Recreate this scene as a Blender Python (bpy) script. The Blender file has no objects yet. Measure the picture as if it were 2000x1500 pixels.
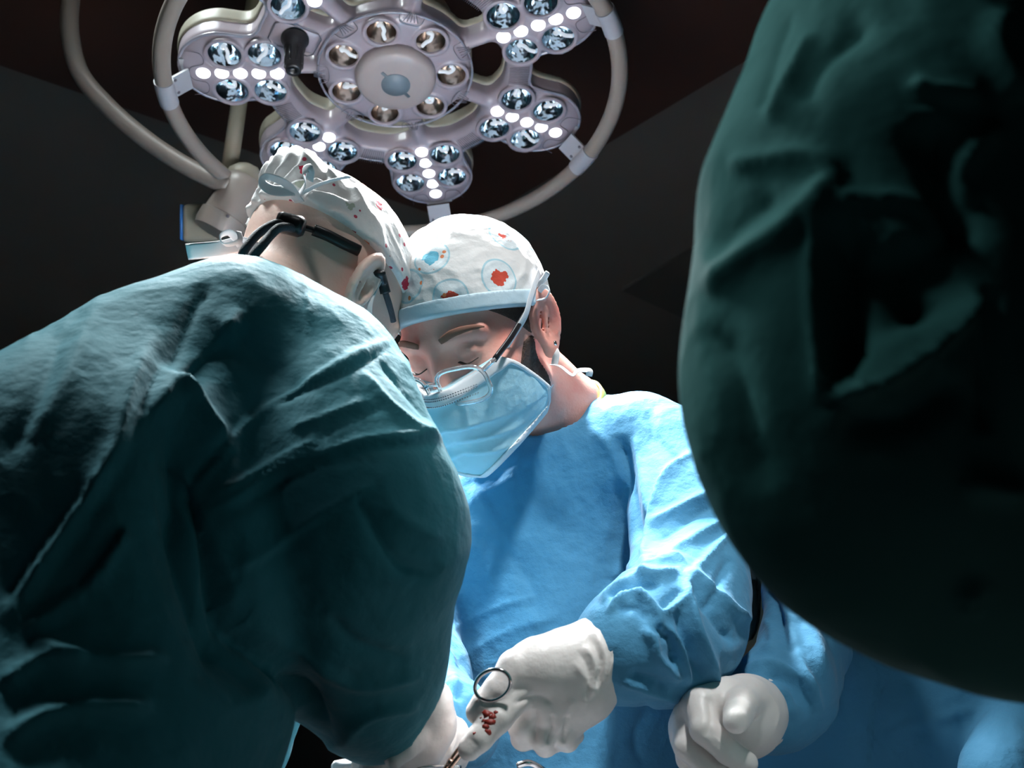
import bpy, math
import numpy as np
from mathutils import Vector, Matrix

# ------------------------------------------------------------------ camera, world, exposure
FPX = 2144.0
PITCH = math.radians(27)
CAM = np.array([0.0, 0.0, 0.95])
RT = np.array([1.0, 0, 0]); UP = np.array([0, -math.sin(PITCH), math.cos(PITCH)]); FW = np.array([0, math.cos(PITCH), math.sin(PITCH)])
scene = bpy.context.scene
COL = scene.collection
cd = bpy.data.cameras.new('camera'); cam = bpy.data.objects.new('camera', cd); COL.objects.link(cam)
cam.location = CAM; cam.rotation_euler = (math.pi / 2 + PITCH, 0, 0)
cd.sensor_width = 36; cd.lens = 36 * FPX / 2000; cd.clip_start = .02
cd.dof.use_dof = True; cd.dof.focus_distance = 1.2; cd.dof.aperture_fstop = 8.5
scene.camera = cam
world = bpy.data.worlds.new('world'); scene.world = world; world.use_nodes = True
world.node_tree.nodes['Background'].inputs[0].default_value = (.25, .55, .7, 1)
world.node_tree.nodes['Background'].inputs[1].default_value = .003
vs = scene.view_settings; vs.view_transform = 'Standard'; vs.look = 'None'; vs.gamma = 1; vs.exposure = 0.0
vs.use_curve_mapping = False

def P(x, y, d):                      # where the sight line through a pixel reaches depth d
    return CAM + RT * ((x - 1000) / FPX * d) + UP * ((750 - y) / FPX * d) + FW * d
def proj(V):
    v = V - CAM; z = v @ FW
    return np.stack([1000 + FPX * (v @ RT) / z, 750 - FPX * (v @ UP) / z], -1)
def look(o, target):
    o.rotation_euler = (Vector(target) - Vector(o.location)).to_track_quat('-Z', 'Y').to_euler()
def area(name, loc, target, size, power, color, spread=180):
    l = bpy.data.lights.new(name, 'AREA'); l.shape = 'DISK'; l.size = size; l.energy = power; l.color = color
    l.spread = math.radians(spread)
    o = bpy.data.objects.new(name, l); COL.objects.link(o); o.location = loc; look(o, target); return o
KEY = 88.0          # power of each lamp petal
# added fill lights without fixtures: two from overhead, one spot from above the camera
area('overhead_fill', (-.75, .86, 2.8), (-.30, .80, 1.3), .40, 13, (.88, .98, 1), 100)  # added soft top light for the teal back and nape
area('overhead_fill', (-1.2, .05, 2.75), (.24, .45, 1.46), .25, .7, (.85, .98, 1), 34)  # added narrow beam to lift the dark green sleeve
sl = bpy.data.lights.new('chest_fill', 'SPOT'); sl.energy = 215; sl.spot_size = math.radians(19); sl.spot_blend = 1.0; sl.shadow_soft_size = .10; sl.color = (.97, .99, 1)  # added spot to brighten the blue gown's chest
so = bpy.data.objects.new('chest_fill', sl); COL.objects.link(so); so.location = (.30, .0, 2.72); look(so, (.020, 1.12, 1.22))


# ------------------------------------------------------------------ object helpers
def tag(o, label=None, cat=None, group=None, kind=None):
    if label: o['label'] = label
    if cat: o['category'] = cat
    if group: o['group'] = group
    if kind: o['kind'] = kind
    return o
def empty(name, loc, label, cat, group=None):
    o = bpy.data.objects.new(name, None); COL.objects.link(o); o.location = Vector(loc); o.empty_display_size = .05
    return tag(o, label, cat, group)
def mesh_obj(name, V, F, mat, parent=None, smooth=True, label=None, mats=None, midx=None):
    me = bpy.data.meshes.new(name)
    V = np.asarray(V, dtype=np.float64)
    me.from_pydata(V.tolist() if len(V) < 20000 else [], [], F if len(V) < 20000 else [])
    if len(V) >= 20000:
        F = np.asarray(F, dtype=np.int32)
        me.vertices.add(len(V)); me.vertices.foreach_set('co', V.astype(np.float32).ravel())
        n = F.shape[1]
        me.loops.add(F.size); me.loops.foreach_set('vertex_index', F.ravel())
        me.polygons.add(len(F)); me.polygons.foreach_set('loop_start', np.arange(0, F.size, n, dtype=np.int32))
        me.update(calc_edges=True); me.validate()
    me.update()
    me.polygons.foreach_set('use_smooth', [smooth] * len(me.polygons))
    o = bpy.data.objects.new(name, me); COL.objects.link(o)
    if mats:
        for m in mats: me.materials.append(m)
        me.polygons.foreach_set('material_index', np.asarray(midx, dtype=np.int32))
    else: me.materials.append(mat)
    if parent is not None:
        o.parent = parent
        o.matrix_parent_inverse = parent_world(parent).inverted()
    if label: o['label'] = label
    return o
def parent_world(p):
    m = Matrix.LocRotScale(p.location, p.rotation_euler, p.scale)
    if p.parent: m = parent_world(p.parent) @ p.matrix_parent_inverse @ m
    return m
def sharp(o, deg=35):
    o.data.set_sharp_from_angle(angle=math.radians(deg)); return o

def frame_of(axis, hint=(0, 0, 1)):
    n = np.array(axis, float); n /= np.linalg.norm(n)
    h = np.array(hint, float)
    if abs(h @ n) > .95: h = np.array([1., 0, 0])
    a = np.cross(h, n); a /= np.linalg.norm(a); b = np.cross(n, a)
    return a, b, n
def smooth_path(pts, n=8):
    pts = np.array(pts, float)
    if len(pts) < 3: return pts
    e = np.vstack([2 * pts[0] - pts[1], pts, 2 * pts[-1] - pts[-2]]); out = []
    for i in range(1, len(e) - 2):
        p0, p1, p2, p3 = e[i - 1:i + 3]
        for k in range(n):
            t = k / n
            out.append(.5 * (2 * p1 + (p2 - p0) * t + (2 * p0 - 5 * p1 + 4 * p2 - p3) * t * t + (3 * p1 - p0 - 3 * p2 + p3) * t ** 3))
    out.append(pts[-1]); return np.array(out)
def sweep(path, rx, ry=None, hint=(0, 0, 1), seg=12, closed=False, hints=None):
    """tube with an elliptic section along a path; rx lies across, ry along the hint"""
    path = np.array(path, float); n = len(path)
    ry = rx if ry is None else ry
    rx = np.broadcast_to(rx, (n,)); ry = np.broadcast_to(ry, (n,))
    V = []; F = []
    h = np.array(hint, float)
    for i in range(n):
        if closed: t = path[(i + 1) % n] - path[i - 1]
        else: t = path[min(i + 1, n - 1)] - path[max(i - 1, 0)]
        t = t / (np.linalg.norm(t) + 1e-12)
        hh = h if hints is None else hints[i]
        up = hh - (hh @ t) * t
        if np.linalg.norm(up) < 1e-3: up = np.cross(t, [1, .3, .2])
        up /= np.linalg.norm(up); s = np.cross(t, up)
        if hints is None: h = up
        for k in range(seg):
            a = 2 * math.pi * k / seg
            V.append(path[i] + s * rx[i] * math.cos(a) + up * ry[i] * math.sin(a))
    m = n if closed else n - 1
    for i in range(m):
        for k in range(seg):
            a = i * seg + k; b = i * seg + (k + 1) % seg; c = ((i + 1) % n) * seg + (k + 1) % seg; d = ((i + 1) % n) * seg + k
            F.append((a, b, c, d))
    if not closed:
        F.append(tuple(range(seg - 1, -1, -1))); F.append(tuple((n - 1) * seg + k for k in range(seg)))
    return V, F
def lathe(prof, origin, axis, seg=24, hint=(0, 0, 1)):
    a, b, n = frame_of(axis, hint); V = []; F = []
    for r, z in prof:
        for k in range(seg):
            t = 2 * math.pi * k / seg
            V.append(np.array(origin) + a * r * math.cos(t) + b * r * math.sin(t) + n * z)
    for i in range(len(prof) - 1):
        for k in range(seg):
            F.append((i * seg + k, i * seg + (k + 1) % seg, (i + 1) * seg + (k + 1) % seg, (i + 1) * seg + k))
    if prof[0][0] > 1e-5: F.append(tuple(range(seg - 1, -1, -1)))
    if prof[-1][0] > 1e-5: F.append(tuple((len(prof) - 1) * seg + k for k in range(seg)))
    return V, F
def box(c, size, axes=None):
    ax = np.eye(3) if axes is None else np.array(axes)
    V = [np.array(c) + ax[0] * sx * size[0] / 2 + ax[1] * sy * size[1] / 2 + ax[2] * sz * size[2] / 2
         for sx in (-1, 1) for sy in (-1, 1) for sz in (-1, 1)]
    F = [(0, 1, 3, 2), (4, 6, 7, 5), (0, 4, 5, 1), (2, 3, 7, 6), (0, 2, 6, 4), (1, 5, 7, 3)]
    return V, F
def join(parts):
    V = []; F = []
    for v, f in parts:
        o = len(V); V += list(v); F += [tuple(i + o for i in q) for q in f]
    return V, F
def bevel(o, w, seg=2):
    m = o.modifiers.new('bevel', 'BEVEL'); m.width = w; m.segments = seg; m.limit_method = 'ANGLE'; return o

# ------------------------------------------------------------------ implicit surfaces
def vlen(a): return np.sqrt((a * a).sum(-1))
def s_cap(p, a, b, ra, rb=None):
    rb = ra if rb is None else rb
    a = np.asarray(a, float); b = np.asarray(b, float); ba = b - a; pa = p - a
    h = np.clip(pa @ ba / (ba @ ba), 0, 1)
    return vlen(pa - h[:, None] * ba) - (ra + (rb - ra) * h)
def s_ell(p, c, r, M=None):
    q = p - np.asarray(c, float)
    if M is not None: q = q @ np.asarray(M).T
    r = np.asarray(r, float)
    k0 = vlen(q / r); k1 = vlen(q / (r * r))
    return k0 * (k0 - 1) / np.maximum(k1, 1e-6)
def s_box(p, c, b, rr, M=None):
    q = p - np.asarray(c, float)
    if M is not None: q = q @ np.asarray(M).T
    q = np.abs(q) - (np.asarray(b) - rr)
    return vlen(np.maximum(q, 0)) + np.minimum(q.max(-1), 0) - rr
def smin(a, b, k):
    h = np.maximum(k - np.abs(a - b), 0) / k
    return np.minimum(a, b) - h * h * k * .25
def smax(a, b, k): return -smin(-a, -b, k)
def chain(p, pts, k=.01):
    """pts: list of (point, radius) -> smooth tapered limb"""
    d = None
    for (a, ra), (b, rb) in zip(pts[:-1], pts[1:]):
        e = s_cap(p, a, b, ra, rb); d = e if d is None else smin(d, e, k)
    return d
def nets(fn, lo, hi, h):
    """surface nets over a sparsely evaluated grid"""
    B = 4
    lo = np.array(lo, float); n = np.ceil((np.array(hi) - lo) / (h * B)).astype(int)
    ci = np.stack(np.meshgrid(*[np.arange(k) for k in n], indexing='ij'), -1).reshape(-1, 3)
    cc = lo + (ci * B + (B - 1) / 2) * h
    dc = fn(cc).astype(np.float32)
    N = n * B
    near = np.abs(dc) < h * B * 1.6
    vol = np.repeat(np.repeat(np.repeat(np.where(dc < 0, -1, 1).astype(np.float32).reshape(n), B, 0), B, 1), B, 2)
    off = np.stack(np.meshgrid(*[np.arange(B)] * 3, indexing='ij'), -1).reshape(-1, 3)
    fi = (ci[near][:, None, :] * B + off[None]).reshape(-1, 3)
    vals = np.concatenate([fn(lo + fi[i:i + 400000] * h) for i in range(0, len(fi), 400000)])
    vol[fi[:, 0], fi[:, 1], fi[:, 2]] = vals
    vol[0] = vol[-1] = 1; vol[:, 0] = vol[:, -1] = 1; vol[:, :, 0] = vol[:, :, -1] = 1
    s = vol < 0
    c = [s[i:N[0] - 1 + i, j:N[1] - 1 + j, k:N[2] - 1 + k] for i in (0, 1) for j in (0, 1) for k in (0, 1)]
    cnt = sum(x.astype(np.int8) for x in c)
    act = (cnt > 0) & (cnt < 8)
    idx = np.argwhere(act)
    ids = -np.ones(act.shape, np.int32); ids[act] = np.arange(len(idx))
    acc = np.zeros((len(idx), 3)); num = np.zeros(len(idx))
    cor = [(i, j, k) for i in (0, 1) for j in (0, 1) for k in (0, 1)]
    for a in cor:
        for ax in range(3):
            if a[ax]: continue
            b = list(a); b[ax] = 1
            va = vol[idx[:, 0] + a[0], idx[:, 1] + a[1], idx[:, 2] + a[2]]; vb = vol[idx[:, 0] + b[0], idx[:, 1] + b[1], idx[:, 2] + b[2]]
            m = (va < 0) != (vb < 0)
            t = np.where(m, va / np.where(m, va - vb, 1), 0)
            q = np.tile(np.array(a, float), (len(idx), 1)); q[:, ax] = t
            acc += q * m[:, None]; num += m
    V = lo + (idx + acc / num[:, None]) * h
    F = []
    for ax in range(3):
        a1, a2 = (ax + 1) % 3, (ax + 2) % 3
        sl0 = [slice(0, None)] * 3; sl1 = [slice(0, None)] * 3
        sl0[ax] = slice(0, N[ax] - 1); sl1[ax] = slice(1, N[ax])
        e = np.argwhere(s[tuple(sl0)] != s[tuple(sl1)])
        e = e[(e[:, a1] > 0) & (e[:, a2] > 0) & (e[:, a1] < N[a1] - 1) & (e[:, a2] < N[a2] - 1)]
        q = []
        for da, db in ((1, 1), (0, 1), (0, 0), (1, 0)):
            t = e.copy(); t[:, a1] -= da; t[:, a2] -= db; q.append(ids[t[:, 0], t[:, 1], t[:, 2]])
        q = np.stack(q, 1); ins = s[e[:, 0], e[:, 1], e[:, 2]]
        q[~ins] = q[~ins][:, ::-1]; F.append(q)
    F = np.concatenate(F); F = F[(F >= 0).all(1)]
    return V, F
def vnormals(V, F):
    n = np.cross(V[F[:, 2]] - V[F[:, 0]], V[F[:, 3]] - V[F[:, 1]])
    o = np.zeros_like(V)
    for i in range(4): np.add.at(o, F[:, i], n)
    return o / np.maximum(np.linalg.norm(o, axis=1), 1e-12)[:, None]
def relax(V, F, it=2, w=.5):
    for _ in range(it):
        s = np.zeros_like(V); c = np.zeros(len(V))
        for i in range(4):
            for j in ((i + 1) % 4, (i + 3) % 4):
                np.add.at(s, F[:, i], V[F[:, j]]); np.add.at(c, F[:, i], 1)
        V = V + (s / np.maximum(c, 1)[:, None] - V) * w
    return V
def vnoise(p, seed=0):
    i = np.floor(p).astype(np.int64); f = p - i; f = f * f * (3 - 2 * f)
    def hsh(a):
        h = (a[:, 0] * 374761393 + a[:, 1] * 668265263 + a[:, 2] * 2147483647 + seed * 974634777) & 0xffffffff
        h = ((h ^ (h >> 13)) * 1274126177) & 0xffffffff
        return ((h ^ (h >> 16)) & 0xffff) / 65535.
    r = 0
    for a in (0, 1):
        for b in (0, 1):
            for c in (0, 1):
                w = (f[:, 0] if a else 1 - f[:, 0]) * (f[:, 1] if b else 1 - f[:, 1]) * (f[:, 2] if c else 1 - f[:, 2])
                r = r + w * hsh(i + np.array([a, b, c]))
    return r
def crumple(p, freq, seed=0, M=None):
    q = p @ np.asarray(M).T if M is not None else p
    w = np.stack([vnoise(q * freq * .6 + 7 * k, seed + k) for k in range(3)], 1) - .5
    q = q * freq + w * 1.4
    a = 1 - np.abs(2 * vnoise(q, seed + 5) - 1) * 1.0
    b = 1 - np.abs(2 * vnoise(q * 2.1 + 3.7, seed + 6) - 1)
    c = 1 - np.abs(2 * vnoise(q * 4.3 + 1.7, seed + 8) - 1)
    return (a ** 2 + .45 * b ** 2 + .2 * c ** 2) / 1.3 - .5
def polydist(px, pts):
    """signed distance to a polyline and the share of its length at the nearest point"""
    pts = np.array(pts, float); L = np.r_[0, np.cumsum(np.linalg.norm(np.diff(pts, axis=0), axis=1))]
    best = np.full(len(px), 1e9); sg = np.ones(len(px)); tt = np.zeros(len(px))
    for i in range(len(pts) - 1):
        d = pts[i + 1] - pts[i]; l = d @ d; q = px - pts[i]
        h = np.clip(q @ d / l, 0, 1); r = q - h[:, None] * d; e = np.sqrt((r * r).sum(1))
        m = e < best
        best = np.where(m, e, best); sg = np.where(m, np.sign(d[0] * q[:, 1] - d[1] * q[:, 0]), sg)
        tt = np.where(m, (L[i] + h * math.sqrt(l)) / L[-1], tt)
    return best * sg, tt
def sculpt(V, F, strokes, zmax=None):
    """press folds into the cloth. stroke = (points, width, height in mm, kind)
       kind r: ridge, v: valley, a: crease steep on its right side (soft swell on the left)"""
    px = proj(V); N = vnormals(V, F); face = np.clip((N @ (-FW)) * 2.5 + .5, 0, 1)
    D = np.zeros(len(V))
    for pts, w, amp, kind in strokes:
        sp = smooth_path(pts, 6)
        lo = sp.min(0) - 4 * w; hi = sp.max(0) + 4 * w
        m = np.where(((px > lo) & (px < hi)).all(1) & (face > 0))[0]
        if not len(m): continue
        s, t = polydist(px[m], sp)
        tp = np.clip(np.sin(np.pi * np.clip(t, 0.0, 1)) * 2.2, 0, 1) ** .8
        a = np.abs(s) / w
        if kind == 'r': pr = np.exp(-a ** 1.5)
        elif kind == 'v': pr = -np.exp(-a ** 1.3)
        else:
            k = max(.4, 9 / w); pr = np.where(s < 0, np.exp(-a * .7), np.exp(-(a / k) ** 2) * 1.35 - .35 * np.exp(-(a / (k * 2.2)) ** 2))
        D[m] += pr * tp * amp * .001
    return V + N * (D * face)[:, None], N

# ------------------------------------------------------------------ materials
def mat(name, color, rough=.6, metal=0, bump=None, spec=.5, emit=None, alpha=None, trans=0, sss=0, sheen=0, var=None, coat=0):
    m = bpy.data.materials.new(name); m.use_nodes = True; nt = m.node_tree; b = nt.nodes['Principled BSDF']
    b.inputs['Base Color'].default_value = (*color, 1); b.inputs['Roughness'].default_value = rough; b.inputs['Metallic'].default_value = metal
    b.inputs['Specular IOR Level'].default_value = spec
    if emit: b.inputs['Emission Color'].default_value = (*emit[0], 1); b.inputs['Emission Strength'].default_value = emit[1]
    if trans: b.inputs['Transmission Weight'].default_value = trans
    if sss: b.inputs['Subsurface Weight'].default_value = sss; b.inputs['Subsurface Scale'].default_value = .01; b.inputs['Subsurface Radius'].default_value = (1, .3, .2)
    if sheen: b.inputs['Sheen Weight'].default_value = sheen
    if coat: b.inputs['Coat Weight'].default_value = coat
    if alpha is not None: b.inputs['Alpha'].default_value = alpha
    tc = nt.nodes.new('ShaderNodeTexCoord')
    if bump or var:
        pass
    if var:
        n = nt.nodes.new('ShaderNodeTexNoise'); n.inputs['Scale'].default_value = var[1]; n.inputs['Detail'].default_value = 5
        nt.links.new(tc.outputs['Object'], n.inputs['Vector'])
        r = nt.nodes.new('ShaderNodeValToRGB'); r.color_ramp.elements[0].position = .3; r.color_ramp.elements[1].position = .7
        r.color_ramp.elements[0].color = (*color, 1); r.color_ramp.elements[1].color = (*var[0], 1)
        nt.links.new(n.outputs['Fac'], r.inputs['Fac']); nt.links.new(r.outputs['Color'], b.inputs['Base Color'])
    if bump:
        prev = None
        for sc, dist, det in bump:
            n = nt.nodes.new('ShaderNodeTexNoise'); n.inputs['Scale'].default_value = sc; n.inputs['Detail'].default_value = det
            nt.links.new(tc.outputs['Object'], n.inputs['Vector'])
            bp = nt.nodes.new('ShaderNodeBump'); bp.inputs['Strength'].default_value = 1; bp.inputs['Distance'].default_value = dist
            nt.links.new(n.outputs['Fac'], bp.inputs['Height'])
            if prev: nt.links.new(prev.outputs['Normal'], bp.inputs['Normal'])
            prev = bp
        nt.links.new(prev.outputs['Normal'], b.inputs['Normal'])
    return m
M_teal = mat('teal_gown_cloth', (.028, .17, .215), .72, bump=[(35, .004, 3), (900, .0002, 2)], spec=.12, var=((.036, .195, .24), 6), sheen=.1)
M_blue = mat('blue_gown_cloth', (.070, .255, .43), .72, bump=[(45, .003, 4), (900, .0002, 2)], spec=.15, var=((.08, .28, .46), 7), sheen=.1)
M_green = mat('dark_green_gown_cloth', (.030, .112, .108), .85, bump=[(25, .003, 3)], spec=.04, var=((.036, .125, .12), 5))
M_glove = mat('latex_glove', (.78, .73, .70), .42, bump=[(60, .0015, 3)], spec=.4, sss=.05)
M_skin = mat('skin', (.86, .34, .27), .5, bump=[(300, .0003, 3)], spec=.35, sss=.12, var=((.87, .48, .40), 35))
M_skin_bleached = mat('bleached_fair_skin', (.90, .60, .50), .5, bump=[(300, .0003, 3)], spec=.35, sss=.12, var=((.90, .66, .57), 25))  # fair tone, lightened further to imitate lamplight overexposing the nape
M_hair = mat('dark_brown_hair', (.05, .026, .018), .7, bump=[(500, .002, 3)])
M_white = mat('white_cloth', (.80, .82, .84), .7, bump=[(200, .0006, 3)])
M_paper = mat('white_strap', (.82, .83, .85), .6)
M_mask = mat('mask_blue', (.42, .70, .80), .75, bump=[(120, .0008, 3)])
M_band = mat('pale_blue_band', (.55, .70, .78), .7, bump=[(80, .001, 3)])
M_black = mat('black_plastic', (.012, .012, .014), .35)
M_cord = mat('grey_cord', (.05, .055, .065), .6, bump=[(900, .0008, 2)])
M_frame = mat('clear_acetate', (.95, .9, .9), .08, trans=.85, spec=.6)
M_lens = mat('lens_glass', (1, 1, 1), .01, trans=1, spec=.5, alpha=.35)
M_chrome = mat('polished_steel', (.72, .70, .70), .16, 1)
M_lampbody = mat('pale_grey_enamel', (.35, .30, .335), .38, spec=.5, coat=.2)
M_lampback = mat('putty_enamel', (.30, .28, .22), .5)
M_ring = mat('putty_tube', (.24, .205, .18), .42)
M_bracket = mat('bracket_white', (.42, .42, .45), .4)
M_line = mat('seam_grey', (.12, .11, .13), .5)
M_trim = mat('clear_rim', (.30, .29, .34), .12, spec=.8, coat=.5)
M_button = mat('blue_grey_button', (.13, .17, .20), .5)
M_led = mat('led_lens', (1, 1, 1), .3, emit=((.92, .95, 1), 2.2))
M_bulb = mat('bulb_tube', (.9, .9, .92), .25, emit=((.9, .95, 1), .35))  # faint glow stands in for light caught by the unlit tubes
M_refl = mat('mirror_reflector', (.55, .66, .74), .12, 1, bump=[(90, .0012, 1)])  # blue tint puts bluish room reflections into the metal colour
M_refl2 = mat('warm_reflector', (.45, .38, .34), .2, 1, bump=[(60, .0015, 1)])  # brown tint imitates the brownish reflections in the hub bowls
M_blood = mat('dried_blood', (.28, .03, .02), .5)
M_steel = mat('instrument_steel', (.62, .42, .33), .22, 1)
M_yellow = mat('yellow_collar', (.65, .52, .12), .7)
M_plastic = mat('crinkled_plastic', (.22, .19, .16), .15, bump=[(40, .012, 3)], spec=.7)
M_beige = mat('beige_panel', (.34, .31, .22), .6)
M_drape = mat('pale_drape', (.30, .30, .31), .7, bump=[(45, .004, 4)])  # for the unseen drape, greyed so that its bounce light stays neutral
M_blueedge = mat('blue_edge', (.03, .16, .45), .4)

def print_mat(name, kind, rot=None):
    """white cotton with a small printed pattern"""
    m = bpy.data.materials.new(name); m.use_nodes = True; nt = m.node_tree; b = nt.nodes['Principled BSDF']; b.inputs['Roughness'].default_value = .75
    N = nt.nodes.new; Lk = nt.links.new
    tc = N('ShaderNodeTexCoord')
    def vor(scale, feature='F1'):
        v = N('ShaderNodeTexVoronoi'); v.feature = feature; v.inputs['Scale'].default_value = scale; Lk(tc.outputs['Object'], v.inputs['Vector']); return v
    def math_(op, a, bb):
        n = N('ShaderNodeMath'); n.operation = op
        for i, q in enumerate((a, bb)):
            if q is None: continue
            if hasattr(q, 'is_output'): Lk(q, n.inputs[i])
            else: n.inputs[i].default_value = q
        return n.outputs[0]
    def mix(fac, a, c):
        n = N('ShaderNodeMix'); n.data_type = 'RGBA'; Lk(fac, n.inputs['Factor'])
        for s, q in (('A', a), ('B', c)):
            if hasattr(q, 'is_output'): Lk(q, n.inputs[s])
            else: n.inputs[s].default_value = (*q, 1)
        return n.outputs['Result']
    def ramp(val, stops):
        r = N('ShaderNodeValToRGB'); r.color_ramp.interpolation = 'CONSTANT'; e = r.color_ramp.elements
        e[0].position = 0; e[0].color = (*stops[0][1], 1); e[1].position = stops[1][0]; e[1].color = (*stops[1][1], 1)
        for p, c in stops[2:]: q = e.new(p); q.color = (*c, 1)
        Lk(val, r.inputs['Fac']); return r.outputs['Color']
    base = (.80, .79, .78)
    if kind == 'flecks':
        v = vor(38); sx = N('ShaderNodeSeparateColor'); Lk(v.outputs['Color'], sx.inputs[0])
        nz = N('ShaderNodeTexNoise'); nz.inputs['Scale'].default_value = 150; Lk(tc.outputs['Object'], nz.inputs['Vector'])
        dd = math_('ADD', v.outputs['Distance'], math_('MULTIPLY', nz.outputs['Fac'], .45))
        colr = ramp(sx.outputs[0], [(0, (.72, .16, .09)), (.3, (.78, .30, .18)), (.55, (.70, .50, .35)), (.7, (.55, .02, .06)), (.85, (.45, .50, .40))])
        on = math_('MULTIPLY', math_('LESS_THAN', dd, .47), math_('GREATER_THAN', sx.outputs[1], .30))
        c = mix(on, base, colr)
        v2 = vor(85); s2 = N('ShaderNodeSeparateColor'); Lk(v2.outputs['Color'], s2.inputs[0])
        on2 = math_('MULTIPLY', math_('LESS_THAN', v2.outputs['Distance'], .2), math_('GREATER_THAN', s2.outputs[1], .6))
        c = mix(on2, c, (.50, .05, .10))
    else:
        v = vor(20); sx = N('ShaderNodeSeparateColor'); Lk(v.outputs['Color'], sx.inputs[0])
        nz = N('ShaderNodeTexNoise'); nz.inputs['Scale'].default_value = 110; Lk(tc.outputs['Object'], nz.inputs['Vector'])
        dd = math_('ADD', v.outputs['Distance'], math_('MULTIPLY', math_('SUBTRACT', nz.outputs['Fac'], .5), .28))
        ringm = math_('LESS_THAN', math_('ABSOLUTE', math_('SUBTRACT', v.outputs['Distance'], .43), None), .02)
        disc = math_('LESS_THAN', v.outputs['Distance'], .43)
        c = mix(disc, base, (.70, .77, .80)); c = mix(ringm, c, (.40, .62, .70))
        colr = ramp(sx.outputs[0], [(0, (.10, .42, .58)), (.35, (.66, .66, .30)), (.6, (.60, .06, .03)), (.8, (.70, .55, .20))])
        c = mix(math_('LESS_THAN', dd, .23), c, colr)
        v2 = vor(80); s2 = N('ShaderNodeSeparateColor'); Lk(v2.outputs['Color'], s2.inputs[0])
        on2 = math_('MULTIPLY', math_('LESS_THAN', v2.outputs['Distance'], .2), math_('GREATER_THAN', s2.outputs[1], .55))
        c = mix(math_('MULTIPLY', on2, disc), c, (.72, .22, .08))
    Lk(c, b.inputs['Base Color'])
    n = N('ShaderNodeTexNoise'); n.inputs['Scale'].default_value = 60; n.inputs['Detail'].default_value = 4; Lk(tc.outputs['Object'], n.inputs['Vector'])
    bp = N('ShaderNodeBump'); bp.inputs['Distance'].default_value = .002; Lk(n.outputs['Fac'], bp.inputs['Height']); Lk(bp.outputs['Normal'], b.inputs['Normal'])
    return m
M_capB = print_mat('cap_print_red_flecks', 'flecks')
M_capA = print_mat('cap_print_circles', 'circles')

# ------------------------------------------------------------------ room
def quad_slab(name, pts, thick, m, **kw):
    pts = [np.array(p, float) for p in pts]; n = len(pts)
    V = pts + [p + np.array([0, 0, thick]) for p in pts]
    F = [tuple(range(n)), tuple(range(2 * n - 1, n - 1, -1))] + [(i, i + n, (i + 1) % n + n, (i + 1) % n) for i in range(n)]
    o = mesh_obj(name, V, F, m, smooth=False); tag(o, **kw); return o
M_ceil = mat('ceiling_paint', (.20, .175, .15), .8, var=((.215, .19, .165), 3))
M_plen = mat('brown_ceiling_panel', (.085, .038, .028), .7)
M_wall = mat('wall_paint', (.10, .095, .085), .8)
M_floor = mat('floor_vinyl', (.09, .10, .11), .5, var=((.10, .11, .12), 20))
CZ = 2.9
quad_slab('ceiling', [(-4, -3, CZ), (4, -3, CZ), (4, 7, CZ), (-4, 7, CZ)], .1, M_ceil, kind='structure')
quad_slab('floor', [(-4, -3, -.1), (4, -3, -.1), (4, 7, -.1), (-4, 7, -.1)], .1, M_floor, kind='structure')
for nm, c, s in (('wall_back', (0, 7.05, 1.45), (8.2, .1, 2.9)), ('wall_front', (0, -3.05, 1.45), (8.2, .1, 2.9)), ('wall_left', (-4.05, 2, 1.45), (.1, 10, 2.9)), ('wall_right', (4.05, 2, 1.45), (.1, 10, 2.9))):
    v, f = box(c, s); tag(mesh_obj(nm, v, f, M_wall, smooth=False), kind='structure')
def on_plane(x, y, z):
    d = RT * (x - 1000) / FPX + UP * (750 - y) / FPX + FW; return CAM + d * ((z - CAM[2]) / d[2])
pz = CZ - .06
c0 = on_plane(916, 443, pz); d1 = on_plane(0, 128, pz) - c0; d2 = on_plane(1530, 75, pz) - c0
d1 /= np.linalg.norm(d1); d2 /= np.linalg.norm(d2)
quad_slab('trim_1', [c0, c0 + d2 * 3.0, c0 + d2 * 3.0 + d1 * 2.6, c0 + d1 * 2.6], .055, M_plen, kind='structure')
q = [on_plane(*t, CZ - .012) for t in ((1215, 568), (1420, 447), (1640, 540), (1375, 640))]
quad_slab('trim_2', q, .01, mat('grey_ceiling_panel', (.12, .115, .10), .7), kind='structure')

# ------------------------------------------------------------------ surgical lamp
LS = .92
LC = CAM + (P(772.8, 146.1, 1.882) - CAM) * LS
ln = np.array([.0589, -.0462, -1.0]); ln /= np.linalg.norm(ln)
la = np.cross(ln, [0, 1, 0]); la /= np.linalg.norm(la); lb = np.cross(ln, la)
ph = 3.51674803 + math.pi
LX, LY, LN = la * math.cos(ph) + lb * math.sin(ph), -la * math.sin(ph) + lb * math.cos(ph), ln
def L(r, th, z=0.0, t=0.0):
    """lamp point: radius r along petal angle th, t across it, z below the face"""
    c, s = math.cos(th), math.sin(th)
    return LC + LX * (r * c - t * s) + LY * (r * s + t * c) + LN * z
TH = [2 * math.pi * k / 7 for k in range(7)]
lamp = empty('surgical_lamp', L(0, 0, -.06), 'large round surgical lamp with seven lit petals and a putty ring, hanging over the surgeons', 'surgical lamp')
def lamp2d(x, y):
    r = np.hypot(x, y); d = r - .119
    d = np.minimum(d, np.abs(r - .196) - .021)
    for th in TH:
        c, s = math.cos(th), math.sin(th); u = x * c + y * s; v = -x * s + y * c
        h = np.clip((u - .233) / .030, 0, 1)
        e = np.hypot(u - .233 - h * .030, v) - (.068 + .005 * h); d = smin(d, e, .022)
        e = np.maximum(np.abs(v) - .012, np.abs(u - .15) - .04); d = smin(d, e, .014)
    return d
HANDLE_TH = TH[2] + math.pi / 7
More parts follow.
